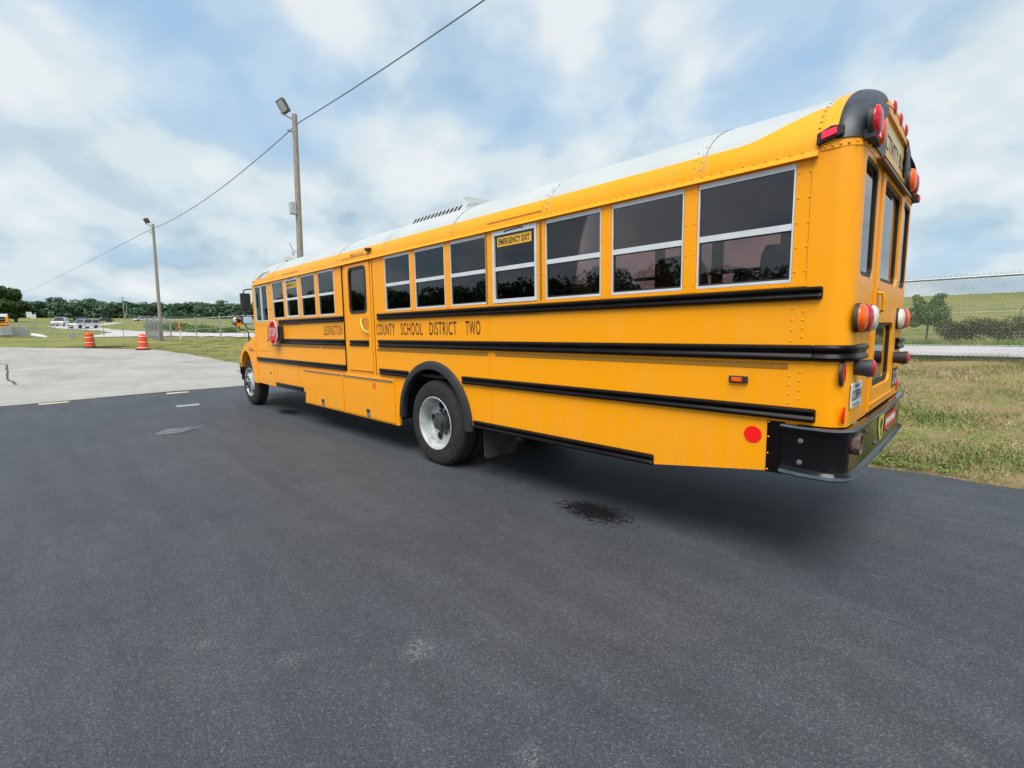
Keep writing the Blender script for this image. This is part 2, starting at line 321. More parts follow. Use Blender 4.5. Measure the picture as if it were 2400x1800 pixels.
# asphalt
def asphalt_mat():
    m = bpy.data.materials.new('asphalt'); m.use_nodes = True; t = m.node_tree; b = t.nodes['Principled BSDF']; g = N(t, 'ShaderNodeNewGeometry'); P = g.outputs['Position']
    v = N(t, 'ShaderNodeTexVoronoi', inp={'Scale': 150}); L(t, P, v.inputs[0])
    n1 = N(t, 'ShaderNodeTexNoise', inp={'Scale': 170, 'Detail': 4, 'Roughness': 0.7}); L(t, P, n1.inputs[0])
    nb = N(t, 'ShaderNodeTexNoise', inp={'Scale': 0.55, 'Detail': 6, 'Roughness': 0.6}); L(t, P, nb.inputs[0])
    nm = N(t, 'ShaderNodeTexNoise', inp={'Scale': 5.0, 'Detail': 6, 'Roughness': 0.65}); L(t, P, nm.inputs[0])
    sepc = N(t, 'ShaderNodeSeparateColor'); L(t, v.outputs['Color'], sepc.inputs[0])
    stone = ramp(t, sepc.outputs[0], [(0.0, (0.028, 0.031, 0.036)), (0.5, (0.045, 0.050, 0.058)), (0.8, (0.074, 0.080, 0.088)), (0.96, (0.115, 0.122, 0.128)), (1, (0.19, 0.19, 0.185))])
    base = mix(t, 0.45, stone, ramp(t, n1.outputs[0], [(0.35, (0.026, 0.029, 0.035)), (0.5, (0.054, 0.059, 0.069)), (0.68, (0.105, 0.110, 0.12))]))
    # wear: patches where the binder is gone and pale stone shows
    sp = [((-1.42, -2.12), .17), ((-1.50, -2.33), .06), ((-1.84, -2.62), .13), ((-0.57, -2.15), .14), ((0.62, -0.97), .10), ((-2.3, -2.9), .1)]
    worn = None
    for (cx, cy), r in sp:
        d = N(t, 'ShaderNodeVectorMath', operation='DISTANCE'); L(t, P, d.inputs[0]); d.inputs[1].default_value = (cx, cy, 0)
        dd = math_(t, 'ADD', d.outputs['Value'], math_(t, 'MULTIPLY', nm.outputs[0], 0.22))
        f = ramp(t, dd, [(0.0, 1.0), (r * .7 + .02, 0.5), (r * .7 + 0.11, 0.0)]); worn = f if worn is None else math_(t, 'MAXIMUM', worn, f)
    stone2 = ramp(t, sepc.outputs[1], [(0.0, (0.03, 0.035, 0.04)), (0.55, (0.10, 0.105, 0.11)), (0.8, (0.36, 0.36, 0.35)), (1, (0.62, 0.62, 0.60))])
    base = mix(t, math_(t, 'MULTIPLY', worn, 0.6), base, stone2)
    # broad tonal drift
    base = mix(t, 1.0, base, ramp(t, nb.outputs[0], [(0.3, (0.76, 0.78, 0.82)), (0.5, (.90, .90, .91)), (0.7, (1.06, 1.03, 0.99))]), 'MULTIPLY')
    base = mix(t, 1.0, base, ramp(t, nm.outputs[0], [(0.3, 0.9), (0.7, 1.1)]), 'MULTIPLY')
    mps = N(t, 'ShaderNodeMapping'); L(t, P, mps.inputs[0]); mps.inputs[2].default_value = (0, 0, 0.25); mps.inputs[3].default_value = (0.35, 3.2, 1)
    ns = N(t, 'ShaderNodeTexNoise', inp={'Scale': 1.4, 'Detail': 5, 'Roughness': 0.55}); L(t, mps.outputs[0], ns.inputs[0])
    base = mix(t, 1.0, base, ramp(t, ns.outputs[0], [(0.32, 0.88), (0.5, 1.0), (0.68, 1.13)]), 'MULTIPLY')
    sc_ = N(t, 'ShaderNodeTexNoise', inp={'Scale': 2.3, 'Detail': 9, 'Roughness': 0.72, 'Distortion': 1.2}); L(t, mps.outputs[0], sc_.inputs[0])
    base = mix(t, ramp(t, sc_.outputs[0], [(0.66, 0.0), (0.74, 0.45)]), base, (0.16, 0.17, 0.175))
    # oil / water stains
    st = None; mp2 = N(t, 'ShaderNodeMapping'); L(t, P, mp2.inputs[0]); mp2.inputs[3].default_value = (1, 1, 1)
    n3 = N(t, 'ShaderNodeTexNoise', inp={'Scale': 28, 'Detail': 5, 'Roughness': 0.75}); L(t, P, n3.inputs[0])
    for cx, cy, rx, ry, a in ((-1.88, 0.10, .55, .30, 0.3), (-9.75, 0.25, .7, .28, 0.2), (-6.4, 2.0, .5, .4, 0)):
        mq = N(t, 'ShaderNodeMapping', vector_type='POINT'); mq.inputs[1].default_value = (0, 0, 0)
        sub = N(t, 'ShaderNodeVectorMath', operation='SUBTRACT'); L(t, P, sub.inputs[0]); sub.inputs[1].default_value = (cx, cy, 0)
        L(t, sub.outputs[0], mq.inputs[0]); mq.inputs[2].default_value = (0, 0, a); mq.inputs[3].default_value = (1 / rx, 1 / ry, 0)
        ln = N(t, 'ShaderNodeVectorMath', operation='LENGTH'); L(t, mq.outputs[0], ln.inputs[0])
        f = math_(t, 'ADD', ln.outputs['Value'], math_(t, 'MULTIPLY_ADD', n3.outputs[0], 2.2, -1.1)); f = ramp(t, f, [(0.45, 1.0), (0.75, 0.0)])
        st = f if st is None else math_(t, 'MAXIMUM', st, f)
    base = mix(t, math_(t, 'MULTIPLY', st, 0.93), base, (0.004, 0.004, 0.005))
    L(t, base, b.inputs['Base Color']); L(t, math_(t, 'MULTIPLY_ADD', st, -0.1, 0.72), b.inputs['Roughness']); L(t, math_(t, 'MULTIPLY_ADD', st, -0.36, 0.42), b.inputs['Specular IOR Level'])
    bp = N(t, 'ShaderNodeBump', inp={'Strength': 0.55, 'Distance': 0.004}); L(t, v.outputs['Distance'], bp.inputs['Height'])
    bp2 = N(t, 'ShaderNodeBump', inp={'Strength': 0.3, 'Distance': 0.01}); L(t, nm.outputs[0], bp2.inputs['Height']); L(t, bp.outputs[0], bp2.inputs['Normal']); L(t, bp2.outputs[0], b.inputs['Normal'])
    return m
ASP = asphalt_mat()
xs = np.concatenate([np.arange(-16.15, 8, 0.12), np.arange(8, 60, 2)]); 
Xa = []; Ya = []
for x in xs:
    e = 3.52 + 0.035 * math.sin(x * 1.9) + 0.03 * math.sin(x * 5.3 + 1) + random.uniform(-.012, .012)
    ys = np.concatenate([np.linspace(-60, 2, 12), [e - .06, e]]); Xa.append([x] * len(ys)); Ya.append(ys)
Xa = np.array(Xa, float); Ya = np.array(Ya)
Xa[0] += 0.05 * np.sin(Ya[0] * 1.3)
Za = np.zeros_like(Xa) + 0.012; Za[:, -1] = -0.03
sheet('asphalt_lot', Xa, Ya, Za, ASP)
# concrete apron
def conc_mat():
    m = bpy.data.materials.new('old_concrete'); m.use_nodes = True; t = m.node_tree; b = t.nodes['Principled BSDF']; g = N(t, 'ShaderNodeNewGeometry'); P = g.outputs['Position']
    a = N(t, 'ShaderNodeTexNoise', inp={'Scale': 0.5, 'Detail': 8, 'Roughness': 0.62}); c = N(t, 'ShaderNodeTexNoise', inp={'Scale': 45, 'Detail': 4, 'Roughness': 0.7}); s = N(t, 'ShaderNodeTexVoronoi', inp={'Scale': 28})
    mpn = N(t, 'ShaderNodeMapping'); mpn.inputs[3].default_value = (0.25, 1.5, 1); L(t, P, mpn.inputs[0]); st = N(t, 'ShaderNodeTexNoise', inp={'Scale': 1.6, 'Detail': 4}); L(t, mpn.outputs[0], st.inputs[0])
    for n in (a, c, s): L(t, P, n.inputs[0])
    base = ramp(t, a.outputs[0], [(0.3, (0.28, 0.262, 0.232)), (0.5, (0.335, 0.315, 0.28)), (0.7, (0.38, 0.36, 0.32))])
    base = mix(t, 1.0, base, ramp(t, c.outputs[0], [(0.3, 0.78), (0.5, 1.0), (0.7, 1.18)]), 'MULTIPLY')
    base = mix(t, 1.0, base, ramp(t, st.outputs[0], [(0.3, 0.93), (0.7, 1.06)]), 'MULTIPLY')
    sc = N(t, 'ShaderNodeSeparateColor'); L(t, s.outputs['Color'], sc.inputs[0]); base = mix(t, 1.0, base, ramp(t, sc.outputs[0], [(0, 0.82), (0.2, 0.98), (1, 1.06)]), 'MULTIPLY')
    L(t, base, b.inputs['Base Color']); b.inputs['Roughness'].default_value = 0.85
    bp = N(t, 'ShaderNodeBump', inp={'Strength': 0.4, 'Distance': 0.01}); L(t, c.outputs[0], bp.inputs['Height']); L(t, bp.outputs[0], b.inputs['Normal'])
    return m
CON = conc_mat()
xs = np.concatenate([np.arange(-62, -50, 1), np.arange(-50, -16.1, 0.4), [-16.13]])
Xc = []; Yc = []
for x in xs:
    e = yb(x) + 0.08 * math.sin(x * 1.7) + random.uniform(-.03, .03); ys = np.concatenate([np.linspace(-60, -14, 8), np.linspace(-12, e - .05, 24), [e]]) if e > -11 else np.linspace(-60, e, 33)
    Xc.append([x] * 33); Yc.append(ys)
Xc = np.array(Xc, float); Yc = np.array(Yc); Xc[-1] += 0.05 * np.sin(Yc[-1] * 1.3)
Zc = h(Xc, np.minimum(Yc, 3.4)) + 0.02; sheet('concrete_apron', Xc, Yc, Zc, CON)

# cracks and painted marks
def flat_poly(name, pts, m, dz=0.006, kind='structure', base=None):
    b = MB(); n = len(pts); b.add([(x, y, (hz(x, y) if base is None else base) + dz) for x, y in pts], [tuple(range(n))]); return b.build(name, m, kind=kind)
CRK = mat('crack_dark', (0.035, 0.035, 0.036), 0.9)
def crack(pts, wd, dz, m=CRK):
    p2 = []
    for i in range(len(pts) - 1):
        a, b = Vector((*pts[i], 0)), Vector((*pts[i + 1], 0)); k = max(2, int((b - a).length / 0.12))
        for j in range(k): p2.append(a.lerp(b, j / k) + Vector((random.gauss(0, .02), random.gauss(0, .02), 0)) * min(1, (b - a).length))
    b = MB(); rows = []
    for i, p in enumerate(p2):
        d = (p2[min(i + 1, len(p2) - 1)] - p2[max(i - 1, 0)]).normalized(); q = Vector((-d.y, d.x, 0)) * wd * random.uniform(0.3, 1.2) * (0.3 if i in (0, len(p2) - 1) else 1)
        rows.append([(p.x + q.x, p.y + q.y, hz(p.x, p.y) + dz), (p.x - q.x, p.y - q.y, hz(p.x, p.y) + dz)])
    b.grid(rows); return b.build('crack', m, kind='structure')
crack([(-32, -4.9), (-30.2, -4.4), (-26.3, -4.3), (-23.6, -4.2), (-23.2, -4.2), (-22.5, -4.05), (-21.3, -3.95)], 0.03, 0.028)
crack([(-0.15, -0.08), (0.0, -0.09), (0.23, -0.12), (0.42, -0.10), (0.57, -0.11), (0.71, -0.13)], 0.0022, 0.015)
crack([(-20.5, -1.0), (-20.3, -0.2)], 0.02, 0.028); crack([(-27, 1.6), (-26.3, 1.9)], 0.04, 0.028); crack([(-22.5, -3.0), (-22.3, -2.2)], 0.02, 0.028); crack([(-29, -2.4), (-28.7, -2.0)], 0.04, 0.028)
PAY = mat('worn_yellow_paint', (0.50, 0.42, 0.26), 0.8, var=0.3, vscale=25); PAW = mat('worn_white_paint', (0.27, 0.30, 0.32), 0.8, var=0.35, vscale=18)
PAG = mat('grey_scuff', (0.10, 0.115, 0.13), 0.8, var=0.5, vscale=10)
flat_poly('paint_mark', [(-15.62, -3.50), (-15.95, -3.48), (-15.93, -2.95), (-15.65, -2.93)], PAY, 0.018, base=0)
flat_poly('paint_mark', [(-15.50, -0.95), (-15.86, -0.90), (-15.80, -0.42), (-15.5, -0.40)], PAY, 0.018, base=0)
flat_poly('paint_mark', [(-12.45, -1.25), (-12.78, -1.20), (-12.72, -0.76), (-12.42, -0.80)], PAW, 0.018, base=0)
flat_poly('paint_mark', [(-9.10, -2.14), (-9.38, -2.05), (-9.6, -1.9), (-9.5, -1.55), (-9.35, -1.35), (-9.2, -1.6), (-9.0, -1.8)], PAG, 0.018, base=0)

# ------------------------------------------------------------------ SCHOOL BUS
bus = thing('school_bus', 'long yellow school bus with white roof and black rub rails lettered county school district', 'school bus')
def P(b, name, m, parent=None, **kw): return b.build(name, m, parent or bus, k=K, **kw)
WX = [(-1.023 - .7788 * i, -1.023 - .7788 * i + .6666) for i in range(7)]
FX = [(-8.0279 - .7841 * i, -8.0279 - .7841 * i + .6446) for i in range(4)]
ZB, ZT = 2.127, 2.9075; MID = 2.50
DW = (-11.56, -10.70)   # driver's window
CXR, CZR, RR = -4.59, 0.60, 0.805      # rear arch
def arch_pts(x0, x1, zb_, cx, cz, r, n=24):
    """points from right to left along the arch opening"""
    a0 = math.asin((zb_ - cz) / r); return [(cx + r * math.cos(a0 + (PI - 2 * a0) * i / n), cz + r * math.sin(a0 + (PI - 2 * a0) * i / n)) for i in range(n + 1)]
for side, mp in (('L', LEFT), ('R', RIGHT)):
    lead = side == 'L'
    # window band
    holes = [rect(a, b, ZB, ZT) for a, b in WX]
    P(MB().prism(rect(-6.06 if lead else -7.06, -.268, 2.0, 2.955), mp, 0, .035, holes + ([] if lead else [])), 'side_panel', YEL)
    fh = [rect(a, b, ZB, ZT) for a, b in FX]
    if lead: fh.append(rect(DW[0], DW[1], 2.09, 2.885))
    P(MB().prism(rect(-11.72, -7.06, 2.0, 2.955), mp, 0, .035, fh), 'side_panel', YEL)
    # lower panels
    g = .004
    P(MB().prism([(-.27, 1.997), (-2.2, 1.997), (-3.425, 1.997), (-3.425, .655), (-1.38, .655), (-.465, .787), (-.465, 1.15), (-.27, 1.15)], mp, 0, .035), 'side_panel', YEL)
    ap = arch_pts(0, 0, .655, CXR, CZR, RR)
    P(MB().prism([(-3.425 - g, 1.997), (-6.06, 1.997), (-6.06, 1.165), (-5.46, 1.165), (-5.46, .645)] + ap[::-1] + [(-3.425 - g, .655)], mp, 0.001, .036), 'side_panel', YEL)
    P(MB().prism([(-7.07 if lead else -6.065, 1.997), (-9.2, 1.997), (-9.2, 1.17), (-7.07 if lead else -6.065, 1.17)], mp, 0.0, .035), 'side_panel', YEL)
    P(MB().prism([(-9.2 - g, 1.997), (-11.72, 1.997), (-11.76, .655), (-10.6, .64), (-9.2 - g, .64)], mp, 0.0015, .036), 'side_panel', YEL)
    # strip beneath the door and behind the rails, luggage boxes
    P(MB().prism([(-5.465, 1.162), (-9.197, 1.162), (-9.197, .66), (-8.9, .66), (-8.946, .435), (-5.49, .435), (-5.465, .45)], mp, 0.004, .04), 'skirt_panel', YEL)
    if lead:
        for (a, b), dot in (((-8.87, -7.235), False), ((-7.20, -5.56), True)):
            dr = P(MB().prism(rect(a, b, .462, 1.105), mp, -.012, .003), 'luggage_door', YEL, bevel=.003)
            P(MB().box(a + .01, b - .02, -.022, -.0125, 1.075, 1.098), 'hinge_rail', mat('luggage_hinge', (.42, .40, .38), .4, metal=.5), dr)
            P(MB().box(a + .01, b - .02, -.024, -.0222, 1.090, 1.099), 'hinge_shadow_strip', BLK, dr)
            lx = -8.07 if not dot else -6.36
            la = P(MB().prism([(lx - .055, .60), (lx - .055, .50), (lx, .455), (lx + .055, .50), (lx + .055, .60)], mp, -.022, -.0125), 'latch', GRY, dr)
            P(MB().box(lx - .035, lx + .035, -.024, -.0222, .54, .585), 'latch_recess', BLK, dr)
            if dot: P(MB().lathe([(0, 0), (0, .055), (-.004, .055), (-.004, 0)], (-6.14, -.0123, .99), 'y', 24), 'round_reflector', ORG, bus)
# inner liner so panel joints are backed
P(MB().box(-11.7, -.1, .045, .05, 1.46, 2.08).box(-11.7, -.1, 2.39, 2.395, 1.46, 2.08), 'wall_lining', CEIL)
P(MB().box(-11.5, -.1, .06, 2.38, 1.20, 1.24), 'bus_floor', UND)
# underbody: chassis rails, dark inner skirts, tank, axle
ub = MB().box(-13.8, -.3, .75, .85, .75, 1.0).box(-13.8, -.3, 1.59, 1.69, .75, 1.0).box(-8.9, -5.6, .1, .75, .5, 1.15).box(-8.9, -5.6, 1.69, 2.34, .5, 1.15).box(-3.4, -1.4, 1.7, 2.3, .68, 1.15).box(-11.5, -9.3, .35, .9, .7, 1.15).box(-3.2, -1.6, .9, 1.55, .62, .95)
ub.box(-.9, -.3, .3, 2.1, .82, 1.1)
P(ub, 'chassis', UND)
P(MB().tube([(CXR, .4, .6), (CXR, 2.0, .6)], .09, 12).lathe([(-.2, .1), (-.12, .2), (.12, .2), (.2, .1)], (CXR, 1.22, .6), 'y', 16), 'rear_axle', UND, smooth=40)
# wheel-arch lining (rear) and fender flare
rows = []
for y in (.03, .75):
    rows.append([(CXR + (RR - .002) * math.cos(t), y, CZR + (RR - .002) * math.sin(t)) for t in np.linspace(0, PI, 25)])
P(MB().grid(rows).box(CXR - RR, CXR + RR, .75, .76, .6, 1.4), 'wheel_well', DARK, recalc=False)
rows = []
for y, r in ((-.001, RR + .01), (-.035, RR + .0), (-.05, RR - .03), (-.05, RR - .095), (-.03, RR - .105), (.03, RR - .10)):
    rows.append([(CXR + r * math.cos(t), y, CZR + .02 + r * math.sin(t)) for t in np.linspace(-.03, PI + .03, 40)])
P(MB().grid(rows), 'wheel_arch_trim', mat('grey_black_rubber_trim', (.022, .023, .025), .55, var=.2), smooth=40)
# mud flap
P(MB().prism(rrect(.07, .62, .26, .70, .05), lambda a, b, c: (-3.66 + c, a, b), 0, .012), 'mud_flap', mat('grey_rubber', (.05, .052, .045), .8, var=.3))

# rub rails
RP = [(0, 0), (-.012, .002), (-.030, .010), (-.034, .024), (-.022, .040), (-.018, .046), (-.018, .052), (-.022, .058), (-.034, .074), (-.034, .084), (-.024, .096), (-.006, .1), (0, .1)]
def rail(segs, zb_, zt_, mp=LEFT):
    hgt = zt_ - zb_
    for a, b in segs:
        pr = [(y, zb_ + z / .1 * hgt) for y, z in RP]; n = len(pr); e = .018; rows = []
        for x, sc, zz in ((a, .15, .8), (a + e * .3, .7, .92), (a + e, 1, 1), (b - e, 1, 1), (b - e * .3, .7, .92), (b, .15, .8)):
            zc_ = (zb_ + zt_) / 2; rows.append([mp(x, zc_ + (z - zc_) * zz, y * sc - .0005) for y, z in pr])
        P(MB().grid(rows).add(rows[0], [tuple(range(n))]).add(rows[-1], [tuple(reversed(range(n)))]), 'rub_rail', BLK, smooth=25)
rail([(-5.955, -.165), (-10.1, -7.10)], 2.004, 2.092); rail([(-5.955, -.165), (-11.5, -7.1)], 2.004, 2.092, RIGHT)
rail([(-5.953, -.2), (-10.1, -7.10)], 1.592, 1.704); rail([(-5.953, -.2), (-11.5, -7.1)], 1.592, 1.704, RIGHT)
rail([(-6.88, -6.235)], 1.600, 1.696)
rail([(-3.96, -.166), (-5.955, -5.16), (-11.66, -7.10)], 1.174, 1.270); rail([(-3.96, -.166), (-11.5, -5.16)], 1.174, 1.270, RIGHT)
rail([(-3.755, -1.355), (-10.49, -9.0)], .645, .742); rail([(-3.755, -1.355)], .645, .742, RIGHT)
# rail wrapped round the rear corners
for far in (0, 1):
    path = [(-.2, 0, 0, -1)] + [(-.13 + .13 * math.cos(t), .13 + .13 * math.sin(t), math.cos(t), math.sin(t)) for t in np.linspace(-PI / 2, 0, 7)] + [(0, .34, 1, 0), (0, .46, 1, 0), (0, .475, .3, 0)]
    rows = []
    for x, y, nx, ny in path:
        r = [(x - nx * a, y - ny * a, 1.592 + z / .1 * .112) for a, z in RP]
        if far: r = [(p[0], 2.44 - p[1], p[2]) for p in r]
        rows.append(r)
    P(MB().grid(rows).add(rows[-1], [tuple(range(len(RP)))]), 'rub_rail', BLK, smooth=25)

# reflective tape strips
for x0, x1, z0, z1 in ((-3.35, -.35, 1.535, 1.575), (-6.01, -3.48, 1.535, 1.575), (-8.05, -7.08, 1.535, 1.575), (-10.35, -8.10, 1.535, 1.575), (-10.62, -10.45, 1.535, 1.575), (-11.6, -10.74, 1.535, 1.572), (-3.445, -2.635, 1.986, 2.001), (-9.72, -8.9, 1.978, 1.99)):
    P(MB().box(x0, x1, -.004, -.002, z0, z1), 'reflective_strip', TAPE)
# far pillars tape by the emergency window
P(MB().box(-3.475, -3.445, -.010, -.008, ZB, ZT), 'reflective_strip', TAPE); P(MB().box(-2.655, -2.625, -.010, -.008, ZB, ZT), 'reflective_strip', TAPE)

# windows
def window(a, b, mp, emergency=False, lead=True, tint=GLS):
    f = .017 if not emergency else .042; t = ZT - (.035 if not emergency else .05)
    fr = P(MB().prism(rect(a + .002, b - .002, ZB + .001, ZT - .001), mp, (-.004 if not emergency else -.012), .028, [rect(a + f * .75, b - f * .75, ZB + .022 + (.02 if emergency else 0), t), ]), 'window', ALU)
    P(MB().prism(rect(a + f * .75 + .001, b - f * .75 - .001, 2.478, 2.522), mp, .002, .026), 'meeting_rail', ALU, fr)
    P(MB().prism(rect(a + f * .75, b - f * .75, 2.522, t), mp, .008, .012), 'pane', tint, fr)
    P(MB().prism(rect(a + f * .75, b - f * .75, ZB + .022, 2.478), mp, .014, .018), 'pane', tint, fr)
    if lead:   # dark gasket lines and lower sash
        P(MB().prism(rect(a + f * .75 + .001, b - f * .75 - .001, ZB + .023, 2.477), mp, .010, .016, [rect(a + f * .75 + .012, b - f * .75 - .012, ZB + .036, 2.470)]), 'sash', RUB, fr)
    return fr
for i, (a, b) in enumerate(WX): window(a, b, LEFT, i == 3)
for i, (a, b) in enumerate(FX): window(a, b, LEFT, i == 2)
for i, (a, b) in enumerate(WX): window(a, b, RIGHT, False, False)
for i, (a, b) in enumerate(FX): window(a, b, RIGHT, False, False)
for a, b, c, d in ((-3.288, -2.776, 2.736, 2.836), (-9.545, -9.045, 2.715, 2.822)):
    s_ = P(MB().box(a, b, .003, .006, c, d), 'exit_label', EXIT_Y)
    text_mesh('EMERGENCY EXIT', LEFT, a + .02, b - .02, c + .018, d - .018, .0015, LETB, s_, K, bold=.025)
for x0 in (-3.28, -9.55): P(MB().tube([(x0 + .12, -.016, ZT - .03), (x0 + .14, -.016, ZT - .02), (x0 + .38, -.016, ZT - .012), (x0 + .4, -.016, ZT - .03)], .005, 5), 'release_handle', BLKM)
# pillars with rivets between windows
piv = []
def rv(x, y, z, n=(0, -1, 0), r=.009): piv.append((x, y, z, n, r))
allx = sorted(WX); fxs = sorted(FX)
for row in (allx, fxs):
    for (a, b), (c, d) in zip(row[:-1], row[1:]):
        P(MB().box(b + .004, c - .004, -.008, .0, 2.105, 2.918), 'window_pillar', YEL)
        for z in np.linspace(2.16, 2.86, 4):
            rv(b + .022, -.008, z, r=.0075); rv(c - .022, -.008, z, r=.0075)
P(MB().box(-6.0, -.26, -.006, 0, 2.098, 2.124).box(-10.6, -7.07, -.006, 0, 2.098, 2.124), 'window_sill', YEL)
for x in np.arange(-5.9, -.3, .19): rv(x, -.006, 2.111, r=.006)
# drip rail
dr = [(0, 2.995), (-.006, 2.995), (-.010, 2.96), (-.020, 2.935), (-.036, 2.926), (-.038, 2.918), (-.016, 2.918), (0, 2.922)]
for mp in (LEFT, RIGHT):
    rows = [[mp(x, z, y) for y, z in dr] for x in (-11.6, -.235)]
    P(MB().grid(rows).add(rows[0], [tuple(range(8))]).add(rows[1], [tuple(range(8))]), 'drip_rail', YEL)
for x in np.arange(-11.5, -.28, .075): rv(x, -.011, 2.965, r=.0082)
for x in (-.34,): 
    for z in np.concatenate([np.linspace(2.2, 2.84, 5), np.linspace(1.73, 1.95, 4), np.linspace(1.30, 1.55, 5)]): rv(x, 0, z, r=.008)
for z in np.concatenate([np.linspace(2.2, 2.84, 5), np.linspace(1.76, 1.93, 4), np.linspace(1.33, 1.52, 4)]): rv(-.275, 0, z, r=.008)
for x in (-3.47, -3.385):
    for z in np.concatenate([np.linspace(1.75, 1.97, 6), np.linspace(1.30, 1.50, 5)]): rv(x, 0, z, r=.0055)
for x, z in ((-2.25, .8), (-2.25, 1.0), (-1.0, .82), (-1.0, .95), (-1.0, 1.08), (-.56, .82), (-.56, 1.12), (-.56, .96), (-3.1, .95), (-3.1, 1.12), (-2.7, .86), (-1.7, .80), (-1.7, .95), (-6.9, .81)): rv(x, 0, z, r=.006)
for x in np.arange(-6.95, -6.1, .07): rv(x, -.004, 1.172, r=.006)

# roof: ellipse section; white panels and yellow edges
A_, H_, Z0 = 1.22, .60, 2.95
def ell(t, d=0.0, off=0.0):
    a, hh = A_ - d + off, H_ - d + off; return (1.22 - a * math.cos(t), Z0 + hh * math.sin(t))
def tz(z, d=0): return math.asin(min(1, max(0, (z - Z0) / (H_ - d))))
seams = [-.22, -1.0, -2.55, -4.1, -5.67, -7.2, -8.8, -10.3, -11.45]
def zbnd(x):   # yellow / white boundary
    return 3.13 + .17 * sm(((x + .75) / .55))
for i in range(len(seams) - 1):
    x1, x0 = seams[i], seams[i + 1]; off = .003 if i % 2 else 0.0
    xsn = np.linspace(x0, x1, 10 if i == 0 else 3)
    for lo in (0, 1):
        rows = []
        for x in xsn:
            tb = tz(float(zbnd(x)))
            tt = np.linspace(0.0, tb, 6) if lo else np.linspace(tb, PI / 2, 14)
            rows.append([(x, *ell(t, 0, off)) for t in tt])
        if lo: 
            P(MB().grid(rows), 'roof_edge_panel', YEL, smooth=40, recalc=False)
            P(MB().grid([[(p[0], 2.44 - p[1], p[2]) for p in r] for r in rows]), 'roof_edge_panel', YEL, smooth=40, recalc=False)
        else:
            full = [r + [(p[0], 2.44 - p[1], p[2]) for p in reversed(r[:-1])] for r in rows]
            P(MB().grid(full), 'roof_panel', WHT, smooth=40, recalc=False)
    if i:
        for dx in (.02, .07):   # overlap strip rivets
            for t in ((.12, .22, .32, .45, .6, .8) if dx < .05 else (.17, .27, .38, .52, .7)):
                y, z = ell(t, 0, .004); nv = (0, -math.cos(t), math.sin(t)); rv(x1 - dx, y, z, nv, .0085)
        rows = [[(x, *ell(t, 0, .0045)) for t in np.linspace(0, PI, 30)] for x in (x1 - .006, x1 + .004)]
        P(MB().grid(rows), 'roof_seam', mat('seam_sealant', (.36, .33, .27), .8), recalc=False)
for t in np.linspace(.10, 1.1, 13):
    y, z = ell(t, 0, .004); rv(-.245, y, z, (0, -math.cos(t), math.sin(t)), .010)
P(MB().grid([[(x, *ell(t, .04, 0)) for t in np.linspace(0, PI, 24)] for x in (-11.4, -.15)]), 'ceiling_lining', CEIL, recalc=False)
for x0, x1 in ((-3.445, -2.63), (-7.07, -6.04), (-9.73, -8.89)):
    P(MB().grid([[(x, *ell(t, 0, .006)) for t in (tz(3.00), tz(3.016))] for x in (x0, x1)]), 'reflective_strip', TAPE, recalc=False)
# rear cap
def cap(x_s, dx, dmax, sgn, name, m, t0=0, t1=PI, s0=0, s1=1, off=0.0, ns=9, nt_=48):
    rows = []
    for s in np.linspace(s0, s1, ns):
        d = dmax * (1 - math.cos(s * PI / 2)); x = x_s + sgn * (dx * math.sin(s * PI / 2)) + sgn * off * math.sin(s * PI / 2)
        rows.append([(x, *ell(t, d, off)) for t in np.linspace(t0, t1, nt_)])
    return P(MB().grid(rows), name, m, smooth=50, recalc=False)
cap(-.15, .15, .13, 1, 'rear_cap', YEL, off=.006)
rows = [[(x, *ell(t, 0, .006)) for t in np.linspace(0, PI, 48)] for x in (-.222, -.15)]; P(MB().grid(rows), 'rear_cap', YEL, smooth=50, recalc=False)
# header face
pts = [ell(t, .13, 0) for t in np.linspace(0, PI, 40)]
P(MB().prism(pts + [(2.31, 2.95), (.13, 2.95)], REAR, -.004, .03, [rect(.70, 1.88, 3.065, 3.35)]), 'header_panel', YEL)
rc = P(MB().prism(rect(.69, 1.89, 3.055, 3.36), REAR, .016, .022), 'destination_sign', CRM)
text_mesh('ACTIVITY BUS', REAR, .76, 1.80, 3.125, 3.245, .0145, LETB, rc, K, bold=.012)
P(MB().box(-.0155, -.0145, .70, 1.88, 3.098, 3.103), 'sign_joint', TAPE, rc)
# second, tiny line of lettering (too small to read in the photograph) as rows of marks
mk = MB(); xx = 1.0
while xx < 1.48:
    for z_ in (3.07, 3.083): mk.box(-.0156, -.0148, xx, xx + .014, z_, z_ + .009)
    xx += .022
P(mk, 'small_lettering', mat('faded_lettering', (.16, .17, .10), .6), rc)
P(MB().box(0.0, .05, .45, 1.82, 2.945, 2.957).box(.042, .05, .45, 1.82, 2.925, 2.957), 'rear_gutter', mat('brown_gutter', (.20, .12, .055), .5, var=.3))
for y in np.arange(.17, .70, .052): rv(0.0035, y, 2.972, (1, 0, 0), .009)
for y in np.arange(1.82, 2.3, .06): rv(0.0035, y, 2.972, (1, 0, 0), .009)
for x in np.linspace(-.20, -.03, 5): rv(x, -.006 + max(0, (x + .13)) * .25, 2.968, (0, -1, 0), .010)
for y in (1.01, 1.32, 1.63): 
    P(MB().lathe([(0, .052), (.006, .05), (.016, .03), (.019, 0)], (0.0, y, 3.44), 'x', 16), 'clearance_lamp', LRED, smooth=60)
